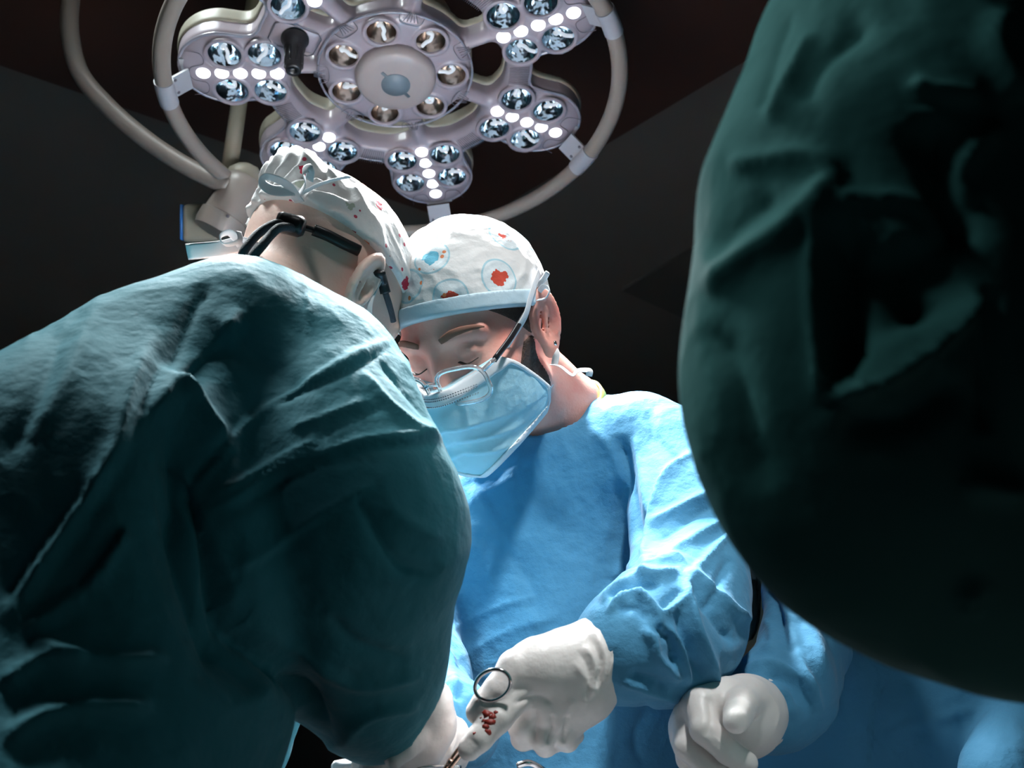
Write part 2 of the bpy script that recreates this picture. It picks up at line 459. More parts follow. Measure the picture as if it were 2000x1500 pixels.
def lamp2dp(x, y):      # with the camera panel between two petals
    d = lamp2d(x, y); c, s = math.cos(HANDLE_TH), math.sin(HANDLE_TH); u = x * c + y * s; v = -x * s + y * c
    q = np.maximum(np.abs(u - .168) - .045, np.abs(v) - .030)
    return smin(d, q, .02)
wells = []
for th in TH:
    for r, t in ((.199, .038), (.199, -.038), (.259, .038), (.259, -.038)):
        wells.append((r, th, t, .025))
hubw = [(.088, th + math.pi / 7, 0, .0225) for th in TH]
def lamp_fn(p):
    q = p - LC; x = q @ LX; y = q @ LY; z = q @ LN
    d2 = lamp2dp(x, y)
    prof = z - .0 + np.clip(1 - np.clip(-d2, 0, .03) / .03, 0, 1) ** 2.5 * .012
    d = smax(smax(d2, prof, .008), -(z + .045), .01)
    for r, th, t, wr in wells + hubw:
        c, s = math.cos(th), math.sin(th); cx, cy = r * c - t * s, r * s + t * c
        rr = np.hypot(x - cx, y - cy)
        d = smin(d, np.maximum(np.abs(rr - wr - .003) - .003, np.abs(z + .001) - .0035), .003)
        d = np.maximum(d, -np.maximum(rr - wr, -(z + .030)))
    return d
lo = LC - .37; hi = LC + .37; lo[2] = LC[2] - .09; hi[2] = LC[2] + .06
V, F = nets(lamp_fn, lo, hi, .0019)
V = relax(V, F, 1, .4)
mesh_obj('housing', V, F, M_lampbody, lamp)
# rear shell, seen through the openings
def back_fn(p):
    q = p - LC; x = q @ LX; y = q @ LY; z = q @ LN
    r = np.hypot(x, y); d2 = lamp2dp(x, y) - .003
    return smax(smax(d2, z + .035, .004), -(z + .066), .012)
V, F = nets(back_fn, lo - [0, 0, .05], hi, .003)
mesh_obj('rear_shell', relax(V, F, 1), F, M_lampback, lamp, label='putty coloured rear shell')
# clear rim following the outline of the face
def outline():
    out = []
    n = 700
    for i in range(n):
        a = 2 * math.pi * i / n
        rr = np.linspace(.36, .16, 260); d = lamp2dp(rr * math.cos(a), rr * math.sin(a)); k = np.argmax(d < -.002)
        out.append((rr[k], a))
    return [L(r, a, -.010) for r, a in out]
v, f = sweep(outline(), .0028, hint=LN, seg=8, closed=True)
mesh_obj('clear_rim', v, f, M_trim, lamp, label='glossy clear rim')
v, f = sweep([L(.121, 2 * math.pi * i / 90, -.004) for i in range(90)], .002, hint=LN, seg=8, closed=True)
mesh_obj('hub_rim', v, f, M_trim, lamp)
# reflectors, bulbs
def bowl(th, r, t, wr, m):
    prof = [(wr * 1.0, -.002), (wr * .93, -.008), (wr * .80, -.015), (wr * .58, -.022), (wr * .3, -.026), (.0003, -.0275)]
    v, f = lathe(prof, L(r, th, 0, t), LN, 28)
    f = [q for q in f if len(q) == 4]
    return mesh_obj('reflector', v, f, m, lamp)
seeds = np.random.RandomState(5)
for i, (r, th, t, wr) in enumerate(wells + hubw):
    inner = i >= len(wells)
    o = bowl(th, r, t, wr, M_refl2 if inner else M_refl)
    a0 = seeds.uniform(0, 6.28) if not inner else math.pi
    c = L(r, th, -.012, t); ex = (LX * math.cos(th + a0) + LY * math.sin(th + a0)); ey = np.cross(LN, ex)
    path = smooth_path([c + ex * wr * .93 + LN * .004, c + ex * wr * .5 + LN * .004, c + ex * .004 + ey * .003 + LN * .003, c - ex * .004 - LN * .001, c - ey * .005 - LN * .004, c - LN * .012], 5)
    v, f = sweep(path, .0030, seg=8); b = mesh_obj('bulb', v, f, M_bulb, o)
# LEDs
lens_prof = [(.0112, -.001), (.0108, .0012), (.009, .003), (.006, .0042), (.0005, .0047)]
for th in TH:
    for k in range(5):
        r = .184 + .0283 * k
        v, f = lathe(lens_prof, L(r, th, 0), LN, 20); mesh_obj('led', v, f, M_led, lamp)
# seams and ribs pressed on the face
for th in TH:
    v, f = sweep(smooth_path([L(.318, th, .0008, -.046), L(.296, th, .0012, -.040), L(.294, th, .0012, -.020), L(.313, th, .0012, -.013), L(.318, th, .0012, 0), L(.313, th, .0012, .013), L(.294, th, .0012, .020), L(.296, th, .0012, .040), L(.318, th, .0008, .046)], 5), .0006, hint=LN, seg=6)
    mesh_obj('petal_seam', v, f, M_line, lamp)
    if abs(th - TH[2]) > .01:                                   # ribs on the links between petals
        mesh_obj('link_ribs', *join([sweep([L(.180, a, .0003), L(.212, a, .0003)], .0005, hint=LN, seg=6) for a in [th + math.pi / 7 + j * .018 for j in range(-5, 6)]]), M_line, lamp)
    fan = [sweep([L(.128, th, .0005, j * .0022), L(.110, th, .0008, j * .0055)], .0006, hint=LN, seg=6) for j in (-2, -1, 0, 1, 2)]
    fan.append(sweep(smooth_path([L(.121, th, .0008, -.019), L(.107, th, .001, -.015), L(.104, th, .001, 0), L(.107, th, .001, .015), L(.121, th, .0008, .019)], 5), .0006, hint=LN, seg=6))
    mesh_obj('fan_ribs', *join(fan), M_line, lamp)
# centre cap
v, f = lathe([(.064, -.002), (.0635, .008), (.061, .015), (.056, .019), (.045, .021), (.0005, .022)], L(0, 0), LN, 64)
cap = mesh_obj('centre_cap', v, f, mat('cap_enamel', (.36, .31, .30), .4), lamp)
v, f = lathe([(.023, .020), (.0225, .0235), (.0005, .024)], L(0, 0), LN, 40); mesh_obj('button', v, f, M_button, cap)
a0 = TH[2] + .0
ax = [LX * math.cos(a0) + LY * math.sin(a0), -LX * math.sin(a0) + LY * math.cos(a0), LN]
v, f = box(L(0, 0, .0215), (.066, .0045, .003), ax); mesh_obj('tab', v, f, M_button, cap)
# hand ring and brackets
RZ = .0416; RR = .3496
v, f = sweep([L(RR, 2 * math.pi * i / 160, RZ) for i in range(160)], .0132, hint=LN, seg=16, closed=True)
mesh_obj('hand_ring', v, f, M_ring, lamp)
for th in TH:
    c, s = math.cos(th), math.sin(th); er = LX * c + LY * s; et = -LX * s + LY * c
    pr = []
    n = 10
    arc = [th + (k / n - .5) * .135 for k in range(n + 1)]
    pr.append(sweep([L(RR, a, RZ) for a in arc], .0148, hint=LN, seg=18))
    pr.append(box(L(.329, th, .022), (.034, .040, .0035), [er * .77 + LN * .64, et, np.cross(er * .77 + LN * .64, et)]))
    pr.append(box(L(.306, th, -.016), (.05, .046, .022), [er, et, LN]))
    br = mesh_obj('bracket', *join(pr), M_bracket, lamp); sharp(br)
    for t in (-.013, .013):
        v, f = lathe([(.0028, 0), (.0026, .0012), (.0003, .0014)], L(.3345, th, .0285, t), (np.cross(er * .77 + LN * .64, et)), 10); mesh_obj('screw', v, f, M_line, br)
        v, f = lathe([(.0028, 0), (.0026, .0012), (.0003, .0014)], L(.3345, th, .0285, t), -(np.cross(er * .77 + LN * .64, et)), 10); mesh_obj('screw', v, f, M_line, br)
# camera handle in its panel
h0 = L(.166, HANDLE_TH, .001); hx = LX * math.cos(HANDLE_TH) + LY * math.sin(HANDLE_TH); hy = np.cross(LN, hx)
loop = [h0 + hx * a + hy * b for a, b in ((-.028, -.024), (-.036, -.016), (-.036, .016), (-.028, .024), (.028, .024), (.036, .016), (.036, -.016), (.028, -.024))]
v, f = sweep(loop, .0012, hint=LN, seg=6, closed=True); mesh_obj('panel_seam', v, f, M_line, lamp)
v, f = lathe([(.021, -.001), (.021, .003), (.0175, .004), (.0165, .02), (.0155, .024), (.014, .026), (.0135, .058), (.0115, .060), (.0115, .066), (.005, .066), (.0045, .060), (.0003, .060)], h0, LN, 32)
mesh_obj('handle', v, f, M_black, lamp, label='black cylindrical handle pointing down')
pr = [box(h0 + LN * .042 + (hx * math.cos(a) + hy * math.sin(a)) * .0137, (.002, .0035, .028), [hx * math.cos(a) + hy * math.sin(a), -hx * math.sin(a) + hy * math.cos(a), LN]) for a in np.linspace(0, 2 * math.pi, 9)[:-1]]
mesh_obj('handle_ribs', *join(pr), M_black, lamp)
# hub housing and fork behind the lamp, going up to the ceiling
v, f = lathe([(.10, 0), (.095, .03), (.06, .05), (.04, .06), (.035, .12)], L(0, 0, -.08), -LN, 40); mesh_obj('hub_housing', v, f, M_lampback, lamp)
v, f = sweep(smooth_path([L(0, 0, -.19), L(0, 0, -.24), L(.05, 1.9, -.32), L(.16, 1.9, -.36), L(.5, 1.9, -.36), L(.62, 1.9, -.37)], 8), .028, seg=16); mesh_obj('suspension_arm', v, f, M_lampback, lamp)
e = L(.62, 1.9, -.37)
v, f = lathe([(.035, 0), (.035, max(.1, CZ - e[2]))], e - np.array([0, 0, .03]), (0, 0, 1), 20); mesh_obj('ceiling_pole', v, f, M_lampback, lamp)
# the lamp's own light: one source beside each petal's LEDs
for th in TH:
    l = bpy.data.lights.new('petal_light', 'SPOT'); l.energy = KEY; l.spot_size = math.radians(54); l.spot_blend = .6; l.shadow_soft_size = .05; l.color = (.95, .98, 1)
    o = bpy.data.objects.new('petal_light', l); COL.objects.link(o); o.location = L(.24, th, .062); look(o, (-.02, .98, 1.05))

# ------------------------------------------------------------------ second lamp's yoke, pole and joint
D2 = 1.86
yoke = empty('lamp_support_arm', P(400, 430, D2), 'putty coloured curved tube, joint and pole of a second lamp, left of the lit lamp', 'lamp arm')
pts = [P(330, -330, 2.0), P(200, -180, 1.98), P(150, -60, 1.95), P(138, 0, 1.93), P(137, 67, 1.91), P(157, 143, 1.90), P(210, 207, 1.89), P(273, 263, 1.88), P(340, 310, 1.87), P(400, 343, 1.86), P(450, 366, 1.85)]
v, f = sweep(smooth_path(pts, 6), .0155, seg=16); mesh_obj('curved_tube', v, f, M_ring, yoke)
jb = P(428, 446, D2); jt = P(486, 352, D2 + .02); ax = (jt - jb); jl = np.linalg.norm(ax); ax /= jl
v, f = lathe([(.030, -.012), (.040, -.010), (.043, 0), (.043, .02), (.0395, .022), (.0395, jl - .02), (.037, jl - .008), (.030, jl), (.0005, jl + .004)], jb, ax, 40)
j = mesh_obj('joint', v, f, M_ring, yoke); sharp(j)
v, f = lathe([(.003, 0), (.003, .0015), (.0003, .0015)], P(445, 422, D2 - .041), -FW, 12); mesh_obj('screw', v, f, M_line, j)
v, f = lathe([(.030, -.03), (.030, .01), (.024, .022), (.010, .029), (.0005, .03)], P(476, 352, D2 + .03), UP, 32); mesh_obj('elbow_cap', v, f, M_lampback, yoke)
pb = P(446, 345, D2 + .06); pole_x = pb.copy(); pole_x[2] = CZ
v, f = lathe([(.0145, 0), (.0145, CZ - pb[2])], pb, (0, 0, 1), 20); mesh_obj('pole', v, f, M_lampback, yoke)
v, f = sweep([P(446, 345, D2 + .06), P(470, 352, D2 + .035)], .0145, seg=16); mesh_obj('pole_foot', v, f, M_lampback, yoke)
bx = [RT * .97 + UP * .05, UP, FW]
v, f = box(P(410, 437, D2 + .045), (.085, .066, .05), bx); o = mesh_obj('end_block', v, f, M_lampback, yoke, smooth=False); bevel(o, .008, 3)
v, f = box(P(361, 437, D2 + .045), (.004, .060, .045), bx); mesh_obj('blue_edge_strip', v, f, M_blueedge, yoke)

# ------------------------------------------------------------------ people: heads and bodies
class Head:
    def __init__(s, o, axes):
        s.o = np.array(o, float); M = np.array(axes, float); s.M = M
        s.M[0] /= np.linalg.norm(M[0]); s.M[1] -= (s.M[1] @ s.M[0]) * s.M[0]; s.M[1] /= np.linalg.norm(s.M[1]); s.M[2] = np.cross(s.M[0], s.M[1])
    def w(s, *p): return s.o + np.array(p, float) @ s.M          # head coordinates (right, forward, up) to the room
    def wv(s, pts): return s.o + np.array(pts, float) @ s.M
    def l(s, p): return (p - s.o) @ s.M.T
def head_at(px, py, d, yaw, pitch, roll):
    """a head seen by its turn to image left, its nod and its tilt, in degrees"""
    a, b, c = map(math.radians, (yaw, pitch, roll))
    f = RT * (-math.sin(a) * math.cos(b)) - UP * math.sin(b) - FW * (math.cos(a) * math.cos(b))
    r = np.cross(f, UP); r /= np.linalg.norm(r); u = np.cross(r, f)
    return Head(P(px, py, d), [r * math.cos(c) - u * math.sin(c), f, u])
def skull(q, e=0.0):
    d = s_ell(q, (0, -.012, .028), (.077 + e, .099 + e, .092 + e))
    return smin(d, s_ell(q, (0, .03, -.035), (.064 + e, .066 + e, .082 + e)), .03)
def face_sdf(q, ears=True):
    d = skull(q)
    d = smin(d, s_cap(q, (-.018, .077, -.100), (.018, .077, -.100), .018), .03)                 # chin
    d = smin(d, s_cap(q, (-.05, .0, -.075), (-.02, .065, -.10), .018), .025); d = smin(d, s_cap(q, (.05, .0, -.075), (.02, .065, -.10), .018), .025)
    for sx in (-1, 1):
        d = smin(d, s_cap(q, (sx * .012, .088, .022), (sx * .048, .071, .020), .006), .014)      # brow
        d = smin(d, s_ell(q, (sx * .045, .062, -.028), (.018, .018, .015)), .02)                 # cheekbone
        d = smax(d, -s_ell(q, (sx * .032, .098, .002), (.018, .014, .012)), .012)                # socket
        d = smin(d, s_ell(q, (sx * .032, .076, .001), (.0145, .0135, .0125)), .004)              # lowered lid
        d = smax(d, -s_cap(q, (sx * .020, .0925, -.0045), (sx * .044, .0875, -.0045), .0012), .003)
    d = smin(d, s_cap(q, (0, .090, .010), (0, .108, -.032), .007, .0115), .010)                  # nose
    d = smin(d, s_ell(q, (-.011, .096, -.036), (.008, .009, .007)), .006); d = smin(d, s_ell(q, (.011, .096, -.036), (.008, .009, .007)), .006)
    d = smin(d, s_cap(q, (-.016, .090, -.064), (.016, .090, -.064), .0055), .006); d = smin(d, s_cap(q, (-.015, .089, -.073), (.015, .089, -.073), .006), .006)
    d = smax(d, -s_cap(q, (-.02, .098, -.0685), (.02, .098, -.0685), .0012), .003)
    if ears:
        for sx in (-1, 1): d = smin(d, ear_sdf(q, sx), .006)
    return d
def ear_sdf(q, sx):
    c = np.array([sx * .079, -.010, -.012]); q = c + (q - c) / 1.08
    ca, sa = math.cos(.42), math.sin(.42)                 # the ear stands off the head, opening forward
    A = np.array([[ca, sx * sa, 0], [-sx * sa, ca, 0], [0, 0, 1.0]])
    r = (q - c) @ A.T; r[:, 0] *= sx
    y, z, x = r[:, 1] + .12 * r[:, 2], r[:, 2], r[:, 0] - .004
    e = np.stack([x, y, z], 1)
    el = np.sqrt((y / .0165) ** 2 + ((z) / (.031 - .0 * z)) ** 2)
    taper = np.where(z < 0, 1 + 9 * (-z), 1.0)
    el = np.sqrt((y * taper / .0175) ** 2 + (z / .032) ** 2)
    plate = np.maximum((el - 1) * .015, np.abs(x) - .003)
    rim = np.hypot((el - .88) * .016, x - .003) - np.where(z > -.018, .0038, .003)
    bowl = s_ell(e, (.004, .002, -.002), (.006, .009, .016))
    d = smin(plate, rim, .003)
    d = smax(d, -bowl, .003)
    d = smin(d, s_cap(e, (.001, -.004, .014), (.001, .004, -.016), .0028), .003)    # antihelix
    d = smin(d, s_ell(e, (.002, .012, -.008), (.004, .004, .006)), .003)                # tragus
    d = smin(d, s_ell(e, (.001, .004, -.029), (.0042, .0075, .0085)), .005)              # lobe
    return d
def body_mesh(name, H, neck, torso, limbs, parent, h=.0028, label=None, nr=(.056, .053, .062), m=None):
    def fn(p):
        d = face_sdf(H.l(p))
        n0 = H.w(0, -.03, -.05)
        d = smin(d, chain(p, [(n0, nr[0]), ((n0 + neck) / 2, nr[1]), (neck, nr[2])], .02), .02)
        for ch in torso: d = smin(d, chain(p, ch, .04), .04)
        for ch in limbs: d = smin(d, chain(p, ch, .02), .02)
        return d
    pts = [H.w(0, 0, .13), H.w(0, .13, 0), H.w(0, -.13, 0), H.w(.1, 0, 0), H.w(-.1, 0, 0)]; rs = [.02] * 5
    for ch in torso + limbs:
        for a, r in ch: pts.append(np.array(a)); rs.append(r + .02)
    pts = np.array(pts); rs = np.array(rs)[:, None]
    V, F = nets(fn, (pts - rs).min(0), (pts + rs).max(0), h)
    return mesh_obj(name, V, F, m or M_skin, parent, label=label)
def garment(name, fn, lo, hi, h, m, parent, strokes=(), noise=(), it=2, label=None):
    V, F = nets(fn, lo, hi, h); V = relax(V, F, it)
    if len(noise):
        N = vnormals(V, F); D = 0
        for fr, amp, seed, Mx in noise: D = D + crumple(V, fr, seed, Mx) * amp
        V = V + N * D[:, None]
    if len(strokes): V, N = sculpt(V, F, strokes)
    return mesh_obj(name, V, F, m, parent, label=label)
def bounds(chains, pad):
    pts = np.array([a for ch in chains for a, r in ch]); rs = np.array([r for ch in chains for a, r in ch])[:, None] + pad
    return (pts - rs).min(0), (pts + rs).max(0)
def ribbon(name, pts, w, t, m, parent, hint, n=6, label=None, hints=None):
    v, f = sweep(smooth_path(pts, n), w / 2, t / 2, hint=hint, seg=10); return mesh_obj(name, v, f, m, parent, label=label)

# ================================================================== the left surgeon, bent over the field
_r, _f = np.array([.629, -.772, -.088]), np.array([.633, .574, -.519])
HB = Head(P(622, 572, 1.165), [_r * math.cos(.26) + _f * math.sin(.26), _f * math.cos(.26) - _r * math.sin(.26), [.451, .271, .85]])
B = empty('person', (P(200, 1500, 1.0)[0], .95, 0), 'person in a teal gown and red-flecked white cap, bent over, back to the camera', 'person', 'surgical team')
nB = P(500, 640, 1.06)
tB = [[(P(345, 735, .94), .058), (P(470, 682, .99), .060), (P(615, 715, 1.0), .052)],
      [(P(470, 720, 1.02), .08), (P(330, 905, .95), .110), (P(190, 1080, .86), .145), (P(120, 1350, .82), .155), ((-.36, .55, .62), .16), ((-.36, .54, .30), .16)],
      [(P(600, 760, 1.0), .06), (P(300, 790, .95), .065), (P(165, 930, .87), .082), (P(-20, 1150, .81), .10)],
      [(P(430, 1250, 1.0), .10), (P(400, 1420, 1.0), .08)]]
aB = [(P(640, 740, .985), .066), (P(642, 850, .95), .070), (P(645, 960, .92), .082), (P(668, 1055, .91), .090), (P(668, 1170, .92), .072), (P(708, 1300, .945), .058), (P(738, 1385, .965), .044)]
def gB(p):
    d = None
    for ch in tB: e = chain(p, ch, .06); d = e if d is None else smin(d, e, .06)
    e = chain(p, aB, .05)
    d = smin(d, e, .018)
    q = HB.l(p)
    d = smax(d, -(skull(q) - .012), .01)
    n0 = HB.w(0, -.03, -.05)
    ax = (n0 - nB) / np.linalg.norm(n0 - nB); d = smax(d, -np.maximum(s_cap(p, n0 + ax * .05, nB - ax * .05, .064, .060), -((p - nB) @ ax)), .004)   # neckline
    d = smax(d, -chain(p, [(P(800, 1360, .96), .030), (P(860, 1480, .985), .04)], .01), .006)   # open cuff
    return d
SB = [([(450, 655), (395, 700), (352, 748)], 30, 12, 'v'), ([(345, 738), (395, 790), (450, 856)], 14, 11, 'r'),
      ([(455, 640), (520, 700), (590, 760)], 40, 7, 'v'), ([(470, 600), (430, 660), (350, 735), (300, 800)], 22, 7, 'r'),
      ([(310, 640), (266, 730), (210, 900), (70, 1120), (0, 1220)], 18, 6, 'r'), ([(290, 800), (230, 890), (140, 1020), (40, 1170)], 16, 6, 'r'), ([(340, 660), (290, 760), (235, 910), (95, 1130)], 16, 4, 'v'),
      ([(330, 790), (370, 900), (370, 1050), (430, 1200), (520, 1350)], 60, 34, 'v'),
      ([(441, 862), (420, 933), (450, 1080), (490, 1206), (560, 1300), (651, 1458)], 24, 22, 'v'),
      ([(445, 880), (425, 935), (460, 1075), (500, 1190)], 9, 6, 'r'),
      ([(772, 662), (700, 690), (630, 730), (490, 821), (425, 920)], 8, 3.5, 'a'), ([(765, 675), (700, 714), (600, 760), (532, 792)], 6, 4, 'v'),
      ([(441, 982), (560, 912), (700, 863), (868, 845)], 11, 5, 'r'), ([(450, 1002), (565, 934), (705, 884), (868, 868)], 10, 2.5, 'v'), ([(440, 955), (500, 920), (560, 890), (640, 850)], 7, 4, 'r'),
      ([(462, 1115), (520, 1080), (595, 1024), (735, 943)], 9, 4, 'a'), ([(520, 960), (600, 900), (690, 850)], 6, 3, 'v'),
      ([(707, 725), (756, 786), (810, 830), (868, 862)], 9, 5, 'r'), ([(740, 700), (800, 770), (850, 830)], 9, 5, 'v'), ([(780, 690), (820, 750), (862, 840)], 10, 5, 'r'),
      ([(588, 528), (602, 600), (598, 660)], 4, 1.6, 'r'), ([(600, 880), (660, 830), (760, 790)], 7, 3, 'v'), ([(560, 840), (640, 810), (720, 780)], 6, 3, 'r'),
      ([(690, 960), (770, 1090), (862, 1125)], 14, 5, 'v'), ([(740, 900), (770, 1000), (870, 1060)], 18, 4, 'r'),
      ([(60, 1250), (175, 1290), (336, 1283)], 18, 7, 'r'), ([(170, 1150), (100, 1200), (45, 1230)], 16, 5, 'r'), ([(252, 1031), (215, 1090), (165, 1155)], 10, 7, 'a'),
      ([(0, 1340), (80, 1290), (170, 1290)], 14, 7, 'r'), ([(0, 1450), (120, 1390), (300, 1380)], 18, 8, 'r'), ([(0, 1180), (90, 1060), (180, 940)], 16, 5, 'v'),
      ([(120, 640), (60, 800), (0, 900)], 26, 5, 'v'), ([(200, 570), (150, 700), (60, 860)], 22, 4, 'r'), ([(420, 560), (380, 600), (330, 720)], 16, 5, 'v'),
      ([(640, 1200), (700, 1260), (800, 1290)], 14, 6, 'v'), ([(620, 1300), (700, 1340), (830, 1320)], 12, 5, 'r'), ([(660, 1460), (720, 1400), (820, 1380)], 10, 5, 'r'), ([(520, 1210), (600, 1290), (650, 1330)], 10, 4, 'r')]
lo, hi = bounds(tB + [aB], .03); 
garment('gown', gB, lo, hi, .0036, M_teal, B, SB, [(6, .005, 3, [[.8, .5, 0], [-.2, .35, .1], [0, 0, .5]]), (20, .0022, 33, [[.9, 0, .5], [0, .8, 0], [-.25, 0, .45]])], label='teal surgical gown')
bB = [[(np.array(a), r - .050 if r > .09 else r - .03) for a, r in ch] for ch in tB]
lB = [[(np.array(a), max(r - .035, .022)) for a, r in aB]] + [[((-.26, .55, .55), .09), ((-.26, .53, .30), .06), ((-.26, .51, .06), .04), ((-.26, .63, .035), .03)], [((-.42, .55, .55), .09), ((-.42, .53, .30), .06), ((-.42, .51, .06), .04), ((-.42, .63, .035), .03)]]
body_mesh('body', HB, nB, bB, lB, B, m=M_skin_bleached)
# cap
def cap_fn(H, plane, slope, e=.006, low=-1, extra=None, amp=.004, seed=2):
    def fn(p):
        q = H.l(p); d = skull(q, e)
        if extra: d = extra(q, d)
        if amp: d = d - (crumple(q, 26, seed, [[1, 0, 0], [0, .5, 0], [0, 0, 1]]) * amp)
        rim = q[:, 2] - (plane + slope * q[:, 1])
        d = smax(d, -rim, .004)
        if low > 0: d = np.maximum(d, rim - low)
        return d
    return fn
def knotB(q, d):
    d = smin(d, s_ell(q, (.0, -.112, .058), (.036, .020, .022)), .02)
    d = smin(d, s_ell(q, (-.02, -.120, .080), (.020, .012, .012)), .012)
    g = np.sin(q[:, 0] * 330 + 3 * np.sin(q[:, 2] * 90)) * .0032 * np.clip((-q[:, 1] - .05) / .04, 0, 1)
    return d - g
lo, hi = HB.o - .17, HB.o + .17
V, F = nets(cap_fn(HB, .036, .24, .007, extra=knotB, amp=.006), lo, hi, .0022)
capo = mesh_obj('cap', relax(V, F, 1), F, M_capB, B, label='white cap printed with small red flecks')
sm = lambda pts: HB.wv(pts)
ribbon('tie', [P(585, 395, 1.09), P(560, 360, 1.07), P(520, 345, 1.06), P(512, 358, 1.06), P(535, 372, 1.07), P(575, 372, 1.08)], .011, .0015, M_paper, capo, FW * .4 + UP)
ribbon('tie', [P(580, 385, 1.09), P(596, 360, 1.07), P(592, 335, 1.06), P(606, 330, 1.05), P(604, 352, 1.06)], .009, .0015, M_paper, capo, RT)
ribbon('tie', [P(585, 380, 1.09), P(620, 362, 1.08), P(650, 352, 1.07), P(682, 345, 1.06)], .009, .0015, M_paper, capo, UP)
# headband of the loupes with its two cords
def on_head(H, x, y, out=.003, fn=None):
    """the point of the head seen at a pixel, lifted a little off the skin"""
    fn = fn or face_sdf; d = P(x, y, 1.0) - CAM; d = d / np.linalg.norm(d); t = .8
    for _ in range(90): t += fn(H.l((CAM + d * t)[None]))[0] * .8
    return CAM + d * (t - out)
band = smooth_path([on_head(HB, x, y, .004) for x, y in ((572, 437), (600, 446), (630, 455), (655, 467))], 6)
gl = mesh_obj('loupe_headband', *sweep(band, .0030, .0022, hint=-FW, seg=10), M_black, B, label='black headband of the loupes')
band = smooth_path([on_head(HB, x, y, .005) for x, y in ((612, 449), (640, 460), (672, 476), (702, 490))], 6)
v, f = sweep(band, .0058, .003, hint=-FW, seg=10); mesh_obj('temple', v, f, M_black, gl)
v, f = sweep(smooth_path([on_head(HB, x, y, .005) for x, y in ((741, 532), (746, 550), (752, 572))], 6), .0062, .0035, hint=-FW, seg=10); mesh_obj('hinge', v, f, M_black, gl)
v, f = sweep(smooth_path([on_head(HB, x, y, .004) for x, y in ((752, 570), (760, 595), (768, 628))], 6), .0034, .002, hint=-FW, seg=10); mesh_obj('temple', v, f, M_cord, gl)
v, f = lathe([(.009, -.012), (.0105, -.008), (.0105, .010), (.008, .014)], P(566, 438, 1.055), RT + UP * -.25, 16); mesh_obj('cord_clip', v, f, M_black, gl)
v, f = sweep(smooth_path([P(562, 437, 1.05), P(536, 438, 1.045), P(505, 456, 1.04), P(480, 485, 1.03), P(468, 510, 1.03)], 6), .0044, seg=12); mesh_obj('cord', v, f, M_cord, gl)
v, f = sweep(smooth_path([P(575, 446, 1.05), P(548, 444, 1.035), P(528, 460, 1.03), P(510, 482, 1.02), P(490, 505, 1.02)], 6), .0044, seg=12); mesh_obj('cord', v, f, M_cord, gl)
# mask straps: the strap round the ear side and the knot behind the neck
mk = mesh_obj('mask', *nets(lambda p: (lambda q: np.maximum(np.maximum(np.abs(smin(s_ell(q, (0, .045, -.055), (.066, .082, .075)), s_ell(q, (0, .10, -.045), (.02, .025, .025)), .02)) - .0012, q[:, 2] + .012), .030 - q[:, 1]))(HB.l(p)), HB.o - .17, HB.o + .17, .0022), M_mask, B, label='pale blue face mask, mostly hidden')
v, f = sweep(smooth_path([P(500, 488, 1.07), P(470, 478, 1.07), P(430, 486, 1.06), P(365, 492, 1.06)], 6), .008, .0008, hint=UP * .3 + FW, seg=8); mesh_obj('mask_tie', v, f, M_paper, mk)
ribbon('mask_tie', [P(470, 480, 1.06), P(450, 455, 1.055), P(430, 462, 1.05), P(440, 478, 1.05), P(468, 470, 1.05), P(466, 452, 1.05)], .012, .0015, M_paper, mk, UP + FW * .3)
ribbon('mask_tie', sm([(.079, .030, -.030), (.081, .012, -.012), (.080, .004, .020)]), .006, .0012, M_paper, mk, -FW)

# ================================================================== the surgeon facing the camera, in blue
HA = head_at(928, 643, 1.25, 25, 25, 11)
A = empty('person', (.1, 1.35, 0), 'person in a bright blue gown, face mask and clear glasses, looking down at the field', 'person', 'surgical team')
nA = P(1092, 806, 1.33)
tA = [[(P(1325, 905, 1.30), .052), (P(1240, 885, 1.31), .054), (P(1105, 930, 1.34), .058), (P(960, 985, 1.36), .062), (P(900, 1040, 1.36), .055)],
      [(P(1082, 880, 1.34), .060), (P(1130, 950, 1.36), .07)],
      [(P(1120, 1000, 1.40), .115), (P(1060, 1120, 1.38), .13), (P(1090, 1300, 1.34), .135), (P(1130, 1500, 1.32), .135), ((.09, 1.34, .60), .15), ((.09, 1.34, .30), .16)],
      [(P(1000, 1080, 1.36), .10), (P(1180, 1060, 1.38), .10), (P(1220, 1300, 1.34), .10), (P(1290, 1500, 1.34), .11)]]
aA = [(P(1310, 900, 1.27), .056), (P(1342, 1020, 1.20), .054), (P(1344, 1150, 1.12), .051), (P(1322, 1228, 1.07), .054), (P(1280, 1250, 1.03), .052), (P(1235, 1262, 1.008), .040), (P(1215, 1268, 1.0), .036)]
aA2 = [(P(890, 1060, 1.36), .055), (P(815, 1200, 1.28), .052), (P(820, 1330, 1.16), .046), (P(880, 1410, 1.06), .034), (P(893, 1425, 1.045), .032)]
def gA(p):
    d = None
    for ch in tA: e = chain(p, ch, .07); d = e if d is None else smin(d, e, .06)
    d = smin(d, chain(p, aA, .04), .016); d = smin(d, chain(p, aA2, .04), .016)
    n0 = HA.w(0, -.03, -.05)
    ax = (n0 - nA) / np.linalg.norm(n0 - nA); d = smax(d, -np.maximum(s_cap(p, n0 + ax * .05, nA - ax * .04, .060, .062), -((p - nA) @ ax)), .004)
    q = HA.l(p); d = smax(d, -(skull(q) - .012), .01)
    return d
